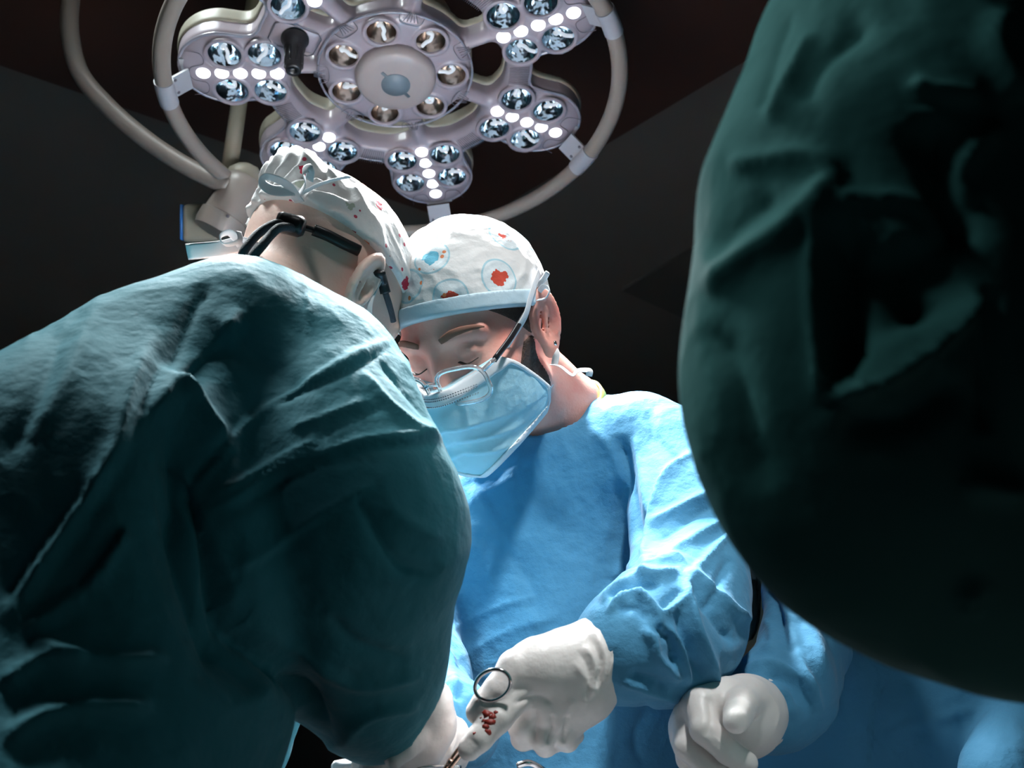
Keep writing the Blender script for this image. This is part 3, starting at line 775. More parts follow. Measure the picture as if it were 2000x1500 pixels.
SA = [([(1362, 880), (1300, 930), (1270, 1030), (1250, 1170)], 10, 8, 'a'), ([(1212, 850), (1228, 950), (1246, 1060)], 14, 10, 'v'), ([(1240, 850), (1256, 940), (1262, 1010)], 9, 5, 'r'),
      ([(1265, 800), (1285, 860), (1330, 900)], 12, 4, 'v'), ([(1150, 830), (1200, 890), (1215, 960)], 14, 4, 'r'),
      ([(1405, 955), (1340, 985), (1270, 1030)], 9, 6, 'r'), ([(1420, 975), (1350, 1010), (1280, 1060)], 9, 5, 'v'), ([(1432, 1010), (1370, 1040), (1300, 1090)], 9, 5, 'r'),
      ([(1432, 1035), (1400, 1070), (1352, 1122)], 5, 5, 'a'), ([(1425, 1090), (1400, 1140), (1390, 1190)], 8, 5, 'v'),
      ([(1190, 1130), (1250, 1098), (1325, 1095), (1335, 1115)], 8, 9, 'a'), ([(1170, 1175), (1225, 1135), (1290, 1125), (1330, 1112)], 8, 8, 'r'), ([(1185, 1165), (1240, 1150), (1290, 1142)], 6, 7, 'v'),
      ([(1185, 1200), (1225, 1158), (1262, 1170), (1290, 1210), (1282, 1250)], 7, 8, 'r'), ([(1205, 1190), (1240, 1185), (1262, 1210)], 6, 6, 'v'),
      ([(1335, 1112), (1390, 1150), (1430, 1190), (1468, 1212)], 9, 9, 'r'), ([(1345, 1135), (1390, 1190), (1440, 1260)], 14, 10, 'v'),
      ([(1290, 1205), (1340, 1165), (1345, 1130)], 7, 6, 'r'), ([(1290, 1190), (1330, 1150)], 6, 5, 'v'),
      ([(1345, 1140), (1360, 1220), (1390, 1300), (1395, 1370)], 10, 9, 'r'), ([(1325, 1190), (1340, 1250), (1370, 1330)], 10, 9, 'v'),
      ([(1252, 1228), (1275, 1250), (1285, 1285), (1330, 1330)], 8, 9, 'r'), ([(1275, 1225), (1310, 1250), (1315, 1300)], 8, 8, 'v'), ([(1300, 1220), (1335, 1270), (1345, 1340)], 7, 7, 'r'),
      ([(1210, 1330), (1260, 1345), (1330, 1370)], 8, 6, 'r'), ([(1230, 1315), (1280, 1330), (1300, 1350)], 8, 6, 'v'),
      ([(865, 1240), (960, 1190), (1060, 1160)], 6, 1.6, 'r'), ([(900, 1000), (950, 960), (1010, 930)], 18, 3, 'r'), ([(930, 1040), (1010, 1100), (1060, 1200)], 24, 3, 'v'), ([(1180, 900), (1190, 1000), (1170, 1100)], 18, 3, 'r'),
      ([(1050, 850), (970, 930), (905, 950)], 12, 3, 'v'), ([(1100, 1200), (980, 1240), (890, 1290)], 8, 1.5, 'r'), ([(1200, 1360), (1180, 1430), (1190, 1500)], 10, 3, 'r'), ([(1270, 1370), (1240, 1440), (1260, 1500)], 10, 4, 'v'),
      ([(940, 890), (930, 950), (960, 1020)], 14, 3, 'r'), ([(850, 1250), (880, 1290), (895, 1350)], 8, 6, 'r'), ([(840, 1290), (870, 1330), (900, 1370)], 8, 6, 'v'), ([(840, 1340), (870, 1350), (900, 1400)], 6, 5, 'r')]
lo, hi = bounds(tA + [aA, aA2], .03)
garment('gown', gA, lo, hi, .0033, M_blue, A, SA, [(7, .005, 5, [[.7, .3, 0], [-.3, .7, .1], [0, 0, .6]]), (22, .0020, 9, [[1, .6, 0], [-.6, 1, 0], [0, 0, .5]])], label='bright blue surgical gown')
bA = [[(np.array(a), r - .026) for a, r in ch] for ch in tA]
lA = [[(np.array(a), max(r - .03, .018)) for a, r in aA], [(np.array(a), max(r - .03, .018)) for a, r in aA2],
      [((.01, 1.34, .6), .09), ((.0, 1.32, .45), .06), ((.0, 1.35, .08), .04), ((.0, 1.23, .035), .03)], [((.18, 1.34, .6), .09), ((.19, 1.32, .45), .06), ((.19, 1.35, .08), .04), ((.19, 1.23, .035), .03)]]
body_mesh('body', HA, nA, bA, lA, A, nr=(.050, .048, .056))
# collar edge
col = [nA + (HA.w(0, -.03, -.05) - nA) * .12]
# cap, band, hair
Vc, Fc = nets(cap_fn(HA, .026, .42, .008, amp=.005, seed=7), HA.o - .17, HA.o + .17, .0022)
capA = mesh_obj('cap', relax(Vc, Fc, 1), Fc, M_capA, A, label='white cap with pale circles and small coloured prints')
V, F = nets(cap_fn(HA, .010, .42, .0105, low=.020, amp=0), HA.o - .17, HA.o + .17, .0018)
mesh_obj('cap_band', relax(V, F, 1), F, M_band, capA, label='pale blue band')
# ties at the back of the cap
ribbon('tie', [P(1050, 560, 1.21), P(1062, 545, 1.20), P(1070, 532, 1.19)], .006, .0015, M_paper, capA, FW)
ribbon('tie', [P(1048, 575, 1.21), P(1062, 560, 1.20), P(1073, 566, 1.19), P(1066, 582, 1.19), P(1050, 586, 1.2)], .006, .0015, M_paper, capA, FW)
def hair_fn(e, cond, seed):
    def fn(p):
        q = HA.l(p); d = face_sdf(q, False) - e - (crumple(q, 90, seed) * .0012)
        return np.maximum(d, cond(q))
    return fn
V, F = nets(hair_fn(.0022, lambda q: np.maximum.reduce([q[:, 2] - (.018 + .42 * q[:, 1]), -(q[:, 2] + .020), q[:, 1] - .030 - .9 * (q[:, 2] - .005), .002 - q[:, 1]]), 3), HA.o - .17, HA.o + .17, .0022)
mesh_obj('hair', V, F, M_hair, A, label='dark brown sideburn hair')
V, F = nets(hair_fn(.0018, lambda q: np.maximum.reduce([q[:, 2] + .018, q[:, 1] - .030 - .9 * (-q[:, 2] - .02), .004 - q[:, 1], -(q[:, 2] + .122)]), 4), HA.o - .17, HA.o + .17, .0022)
mesh_obj('beard', V, F, M_hair, A, label='short dark brown beard')
for sx in (-1, 1):
    v, f = sweep(smooth_path(HA.wv([(sx * .014, .0985, .0235), (sx * .030, .0945, .0285), (sx * .046, .082, .0265), (sx * .055, .071, .021)]), 5), [.003, .0035, .004, .004, .0042, .0042, .004, .004, .0036, .0034, .003, .0028, .0026, .0022, .0018, .001], .0012, hint=HA.M[1], seg=8)
    mesh_obj('eyebrow', v, f, mat('eyebrow_hair', (.24, .11, .075), .8), A)
    v, f = sweep(smooth_path(HA.wv([(sx * .021, .0895, -.0055), (sx * .032, .0925, -.0085), (sx * .044, .0865, -.006)]), 5), .0007, .0022, hint=HA.M[1], seg=6)
    mesh_obj('eyelashes', v, f, M_hair, A)
# mask
def mask_base(q):
    d = s_ell(q, (0, .035, -.055), (.073, .082, .082))
    d = smin(d, s_cap(q, (0, .098, -.018), (0, .113, -.055), .010, .014), .03)
    d = smin(d, s_cap(q, (-.015, .085, -.118), (.015, .085, -.118), .018), .04)
    return smin(d, face_sdf(q) - .004, .01)
def mask_region(q, up=0.0):
    top = q[:, 2] + .022 + up - .22 * np.maximum(.0, np.abs(q[:, 0]) - .015)
    side = np.maximum(.074 - .90 * (-q[:, 2] - .015), .018) + up - q[:, 1]
    bot = -(q[:, 2] + .142 - up - .55 * np.abs(q[:, 0]))
    return np.maximum.reduce([top, side, bot])
def pleat(q):
    z = -q[:, 2]; w = np.clip((.065 - np.abs(q[:, 0])) / .03, 0.15, 1)
    r = 0
    for c in (.062, .080, .098):
        t = (z - c - .25 * np.abs(q[:, 0])) / .006; r = r + np.where(t < 0, np.exp(t * .7), np.exp(-(t / .4) ** 2)) * .0036
    return r * w
V, F = nets(lambda p: (lambda q: np.maximum(mask_base(q) - pleat(q) - .0012, mask_region(q)))(HA.l(p)), HA.o - .19, HA.o + .19, .0021)
N = vnormals(V, F); q = HA.l(V); V = V + N * (crumple(q, 18, 21, [[.5, 0, 0], [0, 1, 0], [0, 0, 1.3]]) * .0026)[:, None]
mkA = mesh_obj('mask', relax(V, F, 1), F, M_mask, A, label='pale blue pleated face mask')
def edge_fn(p):
    q = HA.l(p); r = mask_region(q)
    top = np.maximum(r, -(q[:, 2] + .037 - .22 * np.maximum(.0, np.abs(q[:, 0]) - .015)))
    rim = np.maximum(r, -(r + .0075))
    return np.maximum.reduce([mask_base(q) - pleat(q) - .0038, -(mask_base(q) - pleat(q) + .004), np.minimum(top, rim)])
V, F = nets(edge_fn, HA.o - .19, HA.o + .19, .0018)
mesh_obj('mask_edging', relax(V, F, 1), F, M_paper, mkA, label='white edging and nose band')
def surf(fn, q0, axis=1, it=20):
    """slide a head point forward onto a surface"""
    q = np.array(q0, float)
    for _ in range(it): q[axis] -= fn(q[None])[0] * .9
    return q
parts = []
def stitch(x0, z0, x1, z1, n):
    for i in range(n):
        t = (i + .2) / n; u = (i + .75) / n
        a = surf(lambda q: mask_base(q) - .0054, (x0 + (x1 - x0) * t, .15, z0 + (z1 - z0) * t)); b = surf(lambda q: mask_base(q) - .0054, (x0 + (x1 - x0) * u, .15, z0 + (z1 - z0) * u))
        parts.append(sweep(HA.wv([a, b]), .0006, seg=4))
for dz in (-.0245, -.0270, -.0330): stitch(.035, dz, -.042, dz - .004, 34)
mesh_obj('stitching', *join(parts), mat('stitch_grey', (.10, .11, .13), .7), mkA)
def hs(*p): return HA.w(*p)
ribbon('mask_tie', [hs(-.055, .066, -.018), hs(-.070, .050, -.004), hs(-.083, .030, .010), hs(-.0885, .014, .024), hs(-.091, -.004, .034), hs(-.088, -.03, .040)], .0095, .0012, M_paper, mkA, -HA.M[0])
ribbon('mask_tie', [hs(-.060, .022, -.078), hs(-.064, .004, -.084), hs(-.060, -.022, -.084), hs(-.050, -.045, -.080)], .0095, .0012, M_paper, mkA, -HA.M[0])
ribbon('mask_tie', [P(1076, 680, 1.23), P(1086, 690, 1.22), P(1083, 712, 1.22)], .009, .0012, M_paper, mkA, -FW)
ribbon('mask_tie', [P(1078, 712, 1.22), P(1095, 716, 1.21), P(1118, 733, 1.205), P(1128, 724, 1.205), P(1150, 724, 1.20), P(1150, 735, 1.20)], .008, .0012, M_paper, mkA, UP)
# glasses
gA_ = None
def rrect(cx, sx):
    pts = []
    for a in np.linspace(0, 2 * math.pi, 41)[:-1]:
        c, s = math.cos(a), math.sin(a); k = (abs(c) ** 3.2 + abs(s) ** 3.2) ** (-1 / 3.2)
        x = cx + sx * .0265 * c * k; z = -.020 + .0205 * s * k - .002 * (1 + c)
        pts.append((x, .1225 - 2.6 * (abs(x)) ** 2 + .10 * (z + .02), z))
    return pts
lens_pts = {sx: rrect(sx * .034, sx) for sx in (-1, 1)}
v, f = sweep(HA.wv(lens_pts[-1]), .0026, .0022, hint=HA.M[1], seg=10, closed=True)
gl = mesh_obj('glasses', v, f, M_frame, A, label='clear acetate glasses with black temples')
v, f = sweep(HA.wv(lens_pts[1]), .0026, .0022, hint=HA.M[1], seg=10, closed=True); mesh_obj('rim', v, f, M_frame, gl)
v, f = sweep(smooth_path(HA.wv([(-.0085, .1225, -.015), (-.004, .1245, -.0125), (.004, .1245, -.0125), (.0085, .1225, -.015)]), 5), .0022, hint=HA.M[1], seg=10); mesh_obj('bridge', v, f, M_frame, gl)
for sx in (-1, 1):
    pts = HA.wv(lens_pts[sx]); c = pts.mean(0); n = len(pts)
    V = list(pts) + [c]; F = [(i, (i + 1) % n, n) for i in range(n)]
    mesh_obj('lens', V, F, M_lens, gl)
    v, f = sweep(HA.wv([(sx * .060, .1135, -.012), (sx * .066, .108, -.009), (sx * .069, .099, -.008)]), .0028, .0024, hint=(0, 0, 1), seg=8); mesh_obj('end_piece', v, f, M_frame, gl)
    v, f = sweep(smooth_path(HA.wv([(sx * .069, .099, -.008), (sx * .075, .06, .0), (sx * .080, .015, .012), (sx * .083, -.01, .018), (sx * .082, -.03, .0)]), 5), .0019, .0038, hint=HA.M[2], seg=8); mesh_obj('temple', v, f, M_black, gl)
v, f = lathe([(.0028, 0), (.0026, .0015), (.0004, .002)], HA.w(-.0905, .002, -.036), -HA.M[0], 12); mesh_obj('ear_stud', v, f, M_chrome, A)
# collar binding and yellow undershirt
n0 = HA.w(0, -.03, -.05); axn = (n0 - nA) / np.linalg.norm(n0 - nA)
v, f = lathe([(.0580, 0), (.0595, .010), (.0580, .012), (.056, .010), (.056, 0)], nA - axn * .020, axn, 48); mesh_obj('undershirt_collar', v, f, M_yellow, A)

# ------------------------------------------------------------------ gloves
def hand_mesh(name, m, parent, palm, fingers, cuff=None, h=.0017, creases=0.0, label=None, kp=.012, wr=()):
    def fn(p):
        d = None
        for ch in palm: e = chain(p, ch, kp); d = e if d is None else smin(d, e, kp)
        for ch in fingers: d = smin(d, chain(p, ch, .003), .0032)
        if cuff: d = smin(d, chain(p, cuff, .01), .01)
        return d
    allc = palm + fingers + ([cuff] if cuff else [])
    lo, hi = bounds(allc, .012)
    V, F = nets(fn, lo, hi, h); V = relax(V, F, 1)
    N = vnormals(V, F); V = V + N * (crumple(V, 30, 31) * creases)[:, None]
    if wr: V, N = sculpt(V, F, wr)
    return mesh_obj(name, V, F, m, parent, label=label)
# his left hand: index along the needle holder, thumb in its ring
cuffA = [(P(1222, 1262, 1.003), .0345), (P(1205, 1263, 1.0), .0335), (P(1165, 1280, .99), .031)]
palmA = [[(P(1165, 1285, .99), .030), (P(1110, 1290, .978), .026), (P(1050, 1318, .968), .021), (P(1018, 1345, .962), .0165)],
         [(P(1165, 1285, .99), .030), (P(1120, 1320, .980), .029), (P(1060, 1368, .968), .020)],
         [(P(1165, 1290, .99), .029), (P(1135, 1345, .985), .027), (P(1088, 1396, .975), .019)],
         [(P(1165, 1290, .992), .028), (P(1140, 1350, .99), .025), (P(1112, 1405, .985), .016)],
         [(P(1120, 1290, .98), .024), (P(1050, 1296, .965), .020), (P(1008, 1306, .955), .0165)]]
fingA = [[(P(1022, 1343, .956), .0150), (P(972, 1402, .938), .0125), (P(936, 1442, .930), .0115), (P(917, 1462, .927), .0100)],
         [(P(1058, 1378, .970), .0140), (P(1018, 1418, .966), .0115), (P(1022, 1442, .978), .0105), (P(1050, 1440, .99), .0095)],
         [(P(1086, 1400, .972), .0135), (P(1058, 1440, .966), .0110), (P(1066, 1456, .978), .0100), (P(1090, 1448, .99), .009)],
         [(P(1116, 1400, .978), .0125), (P(1100, 1436, .972), .0102), (P(1108, 1448, .982), .0095), (P(1122, 1436, .992), .0085)],
         [(P(1008, 1306, .955), .0160), (P(975, 1345, .948), .0130), (P(948, 1375, .946), .0120), (P(934, 1390, .946), .0110)]]
wrA = [([(1175, 1215), (1195, 1270), (1185, 1335)], 5, 3.2, 'r'), ([(1190, 1210), (1212, 1265), (1200, 1335)], 5, 3.6, 'v'), ([(1205, 1240), (1228, 1280), (1214, 1330)], 4, 3.2, 'r'), ([(1150, 1240), (1172, 1290), (1165, 1345)], 5, 3.0, 'v'), ([(1130, 1270), (1150, 1310), (1145, 1370)], 6, 2.4, 'v'), ([(1142, 1260), (1162, 1300), (1156, 1360)], 5, 2.4, 'r'),
       ([(1120, 1290), (1150, 1340), (1140, 1385)], 8, 1.6, 'r'), ([(1160, 1230), (1180, 1280), (1176, 1345)], 4, 1.6, 'r'), ([(1045, 1385), (1046, 1415), (1040, 1452)], 5, 3.5, 'v'), ([(1078, 1395), (1078, 1420), (1070, 1455)], 5, 3.5, 'v'), ([(1106, 1395), (1104, 1420), (1100, 1452)], 5, 3, 'v'), ([(1000, 1375), (1050, 1360), (1080, 1375)], 6, 2, 'v'),
       ([(1120, 1365), (1100, 1400), (1095, 1430)], 6, 1.6, 'r'), ([(935, 1410), (960, 1430)], 3, .7, 'v'), ([(915, 1440), (935, 1458)], 3, .7, 'v')]
gl1 = hand_mesh('glove', M_glove, A, palmA, fingA, cuffA, creases=.0007, label='white glove with red stains on the forefinger', wr=wrA)
v, f = sweep([P(1225, 1262, 1.004) + (a * math.cos(t) + b * math.sin(t)) * .0352 for (a, b, n) in [frame_of(P(1222, 1262, 1.003) - P(1180, 1275, .993))] for t in np.linspace(0, 2 * math.pi, 41)[:-1]], .0024, seg=8, closed=True)
mesh_obj('cuff_roll', v, f, M_glove, gl1)
rs = np.random.RandomState(3)
for x, y, r in ((953, 1398, 9), (962, 1402, 7), (958, 1412, 8), (948, 1420, 6), (945, 1408, 4), (968, 1392, 4), (926, 1432, 3), (953, 1430, 5), (940, 1402, 2)):
    o0 = P(x, y, .935)
    n = 12; c = P(x, y, .900)
    for _ in range(12): 
        dd = min(float(chain(c[None], fingA[0], .003)[0]), .05); c = c + (P(x, y, 1.0) - P(x, y, .99)) / .0102 * dd * .9
    ring = [c - FW * .0004 + (RT * math.cos(t) + UP * math.sin(t)) * r * .00062 * rs.uniform(.6, 1.15) for t in np.linspace(0, 2 * math.pi, n + 1)[:-1]]
    V = ring + [c - FW * .0010]; mesh_obj('blood_stain', V, [(i, (i + 1) % n, n) for i in range(n)] + [tuple(range(n - 1, -1, -1))], M_blood, gl1, label='small dark red stain')
# his right hand, reaching in from behind
cuffA2 = [(P(893, 1427, 1.04), .031), (P(865, 1440, 1.03), .0305)]
palmA2 = [[(P(865, 1440, 1.03), .030), (P(820, 1455, 1.01), .027), (P(775, 1465, .995), .022)], [(P(865, 1445, 1.03), .028), (P(815, 1470, 1.01), .026), (P(770, 1490, .995), .02)]]
fingA2 = [[(P(775, 1462, .99), .013), (P(735, 1476, .975), .011), (P(708, 1492, .97), .010)], [(P(770, 1475, .99), .013), (P(730, 1492, .975), .011), (P(705, 1512, .97), .010)], [(P(770, 1490, .995), .013), (P(735, 1512, .98), .011), (P(712, 1528, .975), .010)],
          [(P(772, 1500, 1.0), .012), (P(742, 1525, .99), .010), (P(722, 1538, .985), .009)], [(P(815, 1450, .985), .015), (P(775, 1452, .965), .012), (P(745, 1462, .955), .0105)]]
wr2 = [([(870, 1385), (890, 1430), (876, 1480)], 5, 1.8, 'r'), ([(855, 1390), (874, 1435), (860, 1485)], 5, 1.8, 'v'), ([(842, 1400), (858, 1440), (845, 1485)], 5, 1.4, 'r')]
gl2 = hand_mesh('glove', M_glove, A, palmA2, fingA2, cuffA2, creases=.0007, label='white glove of the far hand', wr=wr2)
v, f = sweep([P(896, 1426, 1.041) + (a * math.cos(t) + b * math.sin(t)) * .031 for (a, b, n) in [frame_of(P(893, 1427, 1.04) - P(865, 1440, 1.03))] for t in np.linspace(0, 2 * math.pi, 41)[:-1]], .0017, seg=8, closed=True)
mesh_obj('cuff_roll', v, f, M_glove, gl2)
# glove of the left surgeon
cuffB = [(P(808, 1335, .958), .018), (P(838, 1372, .972), .019), (P(842, 1412, .98), .019)]
palmB = [[(P(842, 1412, .98), .021), (P(815, 1445, .975), .022), (P(780, 1470, .965), .018)], [(P(836, 1420, .985), .020), (P(810, 1460, .985), .021), (P(775, 1485, .975), .017)]]
fingB = [[(P(780, 1468, .96), .011), (P(745, 1488, .955), .010), (P(720, 1500, .95), .009)], [(P(778, 1478, .965), .011), (P(745, 1502, .96), .010), (P(722, 1516, .955), .009)], [(P(776, 1488, .97), .011), (P(748, 1515, .965), .010), (P(726, 1530, .96), .009)], [(P(776, 1495, .98), .010), (P(752, 1524, .975), .009), (P(735, 1538, .97), .008)], [(P(812, 1440, .955), .012), (P(790, 1462, .94), .010), (P(770, 1480, .935), .009)]]
hand_mesh('glove', M_glove, B, palmB, fingB, cuffB, creases=.0008, label='white glove below the teal sleeve')

# ================================================================== fourth person, behind on the right
HD = Head(P(1700, 640, 1.32), [[-.93, .30, .1], [-.30, -.80, -.50], [-.1, -.5, .85]])
Dp = empty('person', (.55, 1.35, 0), 'person in a blue gown at lower right, gloved hand half closed, mostly hidden', 'person', 'surgical team')
nD = P(1700, 850, 1.35)
tD = [[(P(1600, 960, 1.33), .06), (P(1700, 950, 1.35), .07), (P(1850, 990, 1.35), .06)],
      [(P(1650, 1130, 1.33), .075), (P(1730, 1300, 1.28), .105), (P(1830, 1500, 1.24), .13), ((.50, 1.34, .6), .15), ((.50, 1.34, .3), .16)],
      [(P(1640, 1250, 1.30), .07), (P(1580, 1480, 1.27), .085), (P(1560, 1640, 1.27), .09)],
      [(P(1850, 1020, 1.34), .07), (P(1960, 1300, 1.26), .12), (P(2050, 1600, 1.2), .13)]]
aD = [(P(1592, 1060, 1.28), .040), (P(1572, 1160, 1.2), .037), (P(1572, 1258, 1.14), .039), (P(1550, 1335, 1.09), .040), (P(1510, 1375, 1.075), .038), (P(1492, 1388, 1.06), .034)]
aD2 = [(P(1860, 1010, 1.33), .055), (P(1980, 1200, 1.25), .055), (P(2060, 1380, 1.15), .05), (P(1960, 1520, 1.05), .04)]
def gD(p):
    d = None
    for ch in tD: e = chain(p, ch, .06); d = e if d is None else smin(d, e, .06)
    d = smin(d, chain(p, aD, .03), .014); d = smin(d, chain(p, aD2, .03), .02)
    n0 = HD.w(0, -.03, -.05)
    return smax(d, -s_cap(p, n0, nD + (n0 - nD) * .1, .062, .066), .004)
SD = [([(1478, 1070), (1520, 1140), (1560, 1290), (1610, 1400)], 8, 7, 'r'), ([(1500, 1130), (1540, 1260), (1590, 1390)], 12, 9, 'v'), ([(1655, 1215), (1672, 1280), (1685, 1350)], 3, 2.5, 'v'), ([(1726, 1310), (1708, 1400), (1702, 1500)], 4, 4, 'v'), ([(1716, 1320), (1698, 1400), (1692, 1500)], 4, 2.5, 'r'),
      ([(1560, 1180), (1600, 1260), (1610, 1330)], 14, 5, 'r'), ([(1590, 1190), (1640, 1290), (1650, 1400)], 14, 5, 'v'), ([(1470, 1215), (1495, 1215), (1505, 1235), (1500, 1260)], 6, 5, 'r'), ([(1480, 1240), (1510, 1255), (1560, 1270)], 8, 6, 'v'),
      ([(1485, 1260), (1530, 1260), (1560, 1300), (1600, 1360)], 8, 7, 'r'), ([(1450, 1310), (1510, 1296), (1570, 1330), (1600, 1400)], 8, 7, 'r'), ([(1490, 1320), (1540, 1330), (1560, 1380)], 7, 6, 'v'), ([(1510, 1345), (1540, 1360), (1548, 1400)], 6, 5, 'r'),
      ([(1540, 1180), (1550, 1210), (1600, 1200)], 6, 4, 'r'), ([(1750, 1420), (1850, 1400), (1920, 1380)], 8, 2.5, 'r'), ([(1760, 1300), (1800, 1360), (1810, 1450)], 18, 4, 'v'), ([(1640, 1430), (1700, 1440), (1760, 1490)], 12, 3, 'r')]
lo, hi = bounds(tD + [aD, aD2], .03); hi[2] = min(hi[2], 2.0)
garment('gown', gD, lo, hi, .0045, M_blue, Dp, SD, [(8, .006, 15, [[.7, .3, 0], [-.3, .7, .1], [0, 0, .6]]), (28, .0014, 19, None)], label='blue surgical gown')
bD = [[(np.array(a), r - .028) for a, r in ch] for ch in tD]
lD = [[(np.array(a), max(r - .03, .016)) for a, r in aD], [(np.array(a), max(r - .03, .016)) for a, r in aD2], [((.42, 1.34, .6), .09), ((.42, 1.32, .45), .06), ((.42, 1.35, .08), .04), ((.42, 1.23, .035), .03)], [((.60, 1.34, .6), .09), ((.60, 1.32, .45), .06), ((.60, 1.35, .08), .04), ((.60, 1.23, .035), .03)]]
body_mesh('body', HD, nD, bD, lD, Dp, h=.0042)
V, F = nets(cap_fn(HD, .030, .20, .008, amp=.004, seed=17), HD.o - .17, HD.o + .17, .004); mesh_obj('cap', relax(V, F, 1), F, M_white, Dp)
V, F = nets(lambda p: (lambda q: np.maximum(mask_base(q) - pleat(q) - .0012, mask_region(q)))(HD.l(p)), HD.o - .19, HD.o + .19, .003)
mesh_obj('mask', relax(V, F, 1), F, M_mask, Dp, label='pale blue face mask')
cuffD = [(P(1472, 1392, 1.040), .0325), (P(1462, 1392, 1.025), .0325), (P(1450, 1394, 1.01), .032)]
palmD = [[(P(1448, 1392, 1.01), .031), (P(1420, 1376, .995), .022), (P(1372, 1378, .982), .018)], [(P(1448, 1400, 1.01), .031), (P(1415, 1400, 1.005), .026), (P(1358, 1402, .992), .019)],
         [(P(1450, 1410, 1.015), .030), (P(1410, 1425, 1.012), .026), (P(1345, 1425, 1.0), .018)], [(P(1450, 1415, 1.02), .029), (P(1410, 1440, 1.02), .024), (P(1348, 1448, 1.01), .017)]]
fingD = [[(P(1370, 1378, .978), .0155), (P(1376, 1425, .955), .0128), (P(1422, 1468, .945), .0108), (P(1458, 1490, .945), .0098)],
         [(P(1346, 1402, .988), .0145), (P(1342, 1458, .972), .0118), (P(1392, 1506, .958), .0104), (P(1440, 1512, .962), .0095)],
         [(P(1340, 1425, .998), .0150), (P(1348, 1480, .985), .0125), (P(1400, 1530, .975), .011), (P(1435, 1530, .978), .010)],
         [(P(1345, 1445, 1.008), .014), (P(1356, 1500, 1.0), .0115), (P(1400, 1545, .99), .010), (P(1430, 1540, .992), .0095)],
         [(P(1462, 1362, 1.0), .019), (P(1450, 1376, .970), .0145), (P(1442, 1394, .948), .0125), (P(1437, 1408, .932), .0108)]]
wrD = [([(1383, 1360), (1390, 1400), (1380, 1440)], 6, 2.5, 'v'), ([(1395, 1440), (1412, 1455)], 3, .8, 'r'), ([(1500, 1350), (1520, 1390), (1512, 1430)], 4, 1.2, 'r')]
gl3 = hand_mesh('glove', M_glove, Dp, palmD, fingD, cuffD, creases=.0007, label='dim white glove, thumb towards the camera', wr=wrD)
v, f = sweep([P(1474, 1392, 1.043) + (a * math.cos(t) + b * math.sin(t)) * .0333 for (a, b, n) in [frame_of(P(1472, 1392, 1.040) - P(1450, 1394, 1.01))] for t in np.linspace(0, 2 * math.pi, 41)[:-1]], .0022, seg=8, closed=True)
mesh_obj('cuff_roll', v, f, M_glove, gl3)

# ================================================================== foreground figure at the right edge
HC = Head(P(2250, -560, .78), [[.8, .55, 0], [-.55, .8, -.2], [0, .1, 1]])
Cp = empty('person', (.62, .55, 0), 'person in a dark green gown, blurred, with a bent arm filling the right edge', 'person', 'surgical team')
nC = P(2230, -280, .76)
tC = [[(P(1950, -120, .62), .06), (P(2230, -200, .74), .08), (P(2500, -120, .86), .06)],
      [(P(2260, 0, .76), .13), (P(2320, 500, .70), .14), (P(2440, 1000, .68), .14), ((.46, .45, .60), .15), ((.44, .45, .3), .16)]]
aC = [(P(1920, -60, .60), .080), (P(1795, 180, .55), .080), (P(1745, 420, .52), .085), (P(1738, 700, .50), .086), (P(1800, 850, .50), .090), (P(1900, 920, .50), .084), (P(2080, 980, .50), .080), (P(2280, 1010, .52), .072)]
def gC(p):
    d = None
    for ch in tC: e = chain(p, ch, .06); d = e if d is None else smin(d, e, .06)
    d = smin(d, chain(p, aC, .03), .02)
    n0 = HC.w(0, -.03, -.05)
    return smax(d, -s_cap(p, n0, nC + (n0 - nC) * .1, .062, .066), .004)
SC = [([(1545, 20), (1510, 110), (1478, 220)], 12, 4, 'v'), ([(1590, 60), (1540, 150), (1500, 240)], 12, 4, 'r'), ([(1700, 40), (1600, 120), (1560, 200)], 24, 5, 'v'), ([(1420, 322), (1500, 312), (1570, 305), (1650, 330)], 20, 5, 'r'),
      ([(1375, 570), (1450, 510), (1560, 430), (1650, 330)], 30, 8, 'r'), ([(1380, 500), (1450, 430), (1520, 380)], 30, 5, 'v'), ([(1370, 640), (1420, 700), (1460, 860), (1500, 960)], 34, 6, 'v'),
      ([(1610, 400), (1585, 520), (1590, 660), (1605, 790)], 16, 8, 'r'), ([(1660, 430), (1640, 560), (1650, 700), (1680, 740)], 50, 20, 'v'), ([(1620, 395), (1700, 390), (1800, 400), (1870, 470)], 14, 5, 'r'), ([(1760, 470), (1780, 580), (1800, 640)], 70, 16, 'v'),
      ([(1608, 770), (1700, 765), (1800, 710), (1900, 620), (1925, 560)], 22, 13, 'a'), ([(1640, 830), (1760, 820), (1880, 740)], 30, 9, 'v'), ([(1770, 170), (1850, 190), (1920, 200)], 14, 8, 'a'), ([(1800, 230), (1850, 350), (1880, 480)], 36, 14, 'v'),
      ([(1930, 560), (1925, 700), (1920, 850)], 12, 9, 'v'), ([(1950, 240), (1880, 330), (1900, 400)], 14, 6, 'r'), ([(1880, 940), (1940, 950), (2000, 960)], 24, 8, 'r'), ([(1910, 1200), (1890, 1160), (1930, 1140)], 16, 7, 'r'), ([(1960, 20), (1940, 100), (2000, 200)], 24, 7, 'r')]
lo, hi = bounds(tC + [aC], .03)
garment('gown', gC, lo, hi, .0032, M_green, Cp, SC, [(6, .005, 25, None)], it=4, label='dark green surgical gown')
bC = [[(np.array(a), r - .028) for a, r in ch] for ch in tC]
lC = [[(np.array(a), max(r - .035, .02)) for a, r in aC], [((.33, .45, .6), .09), ((.33, .43, .45), .06), ((.33, .42, .08), .04), ((.33, .54, .035), .03)], [((.49, .45, .6), .09), ((.49, .43, .45), .06), ((.49, .42, .08), .04), ((.49, .54, .035), .03)]]
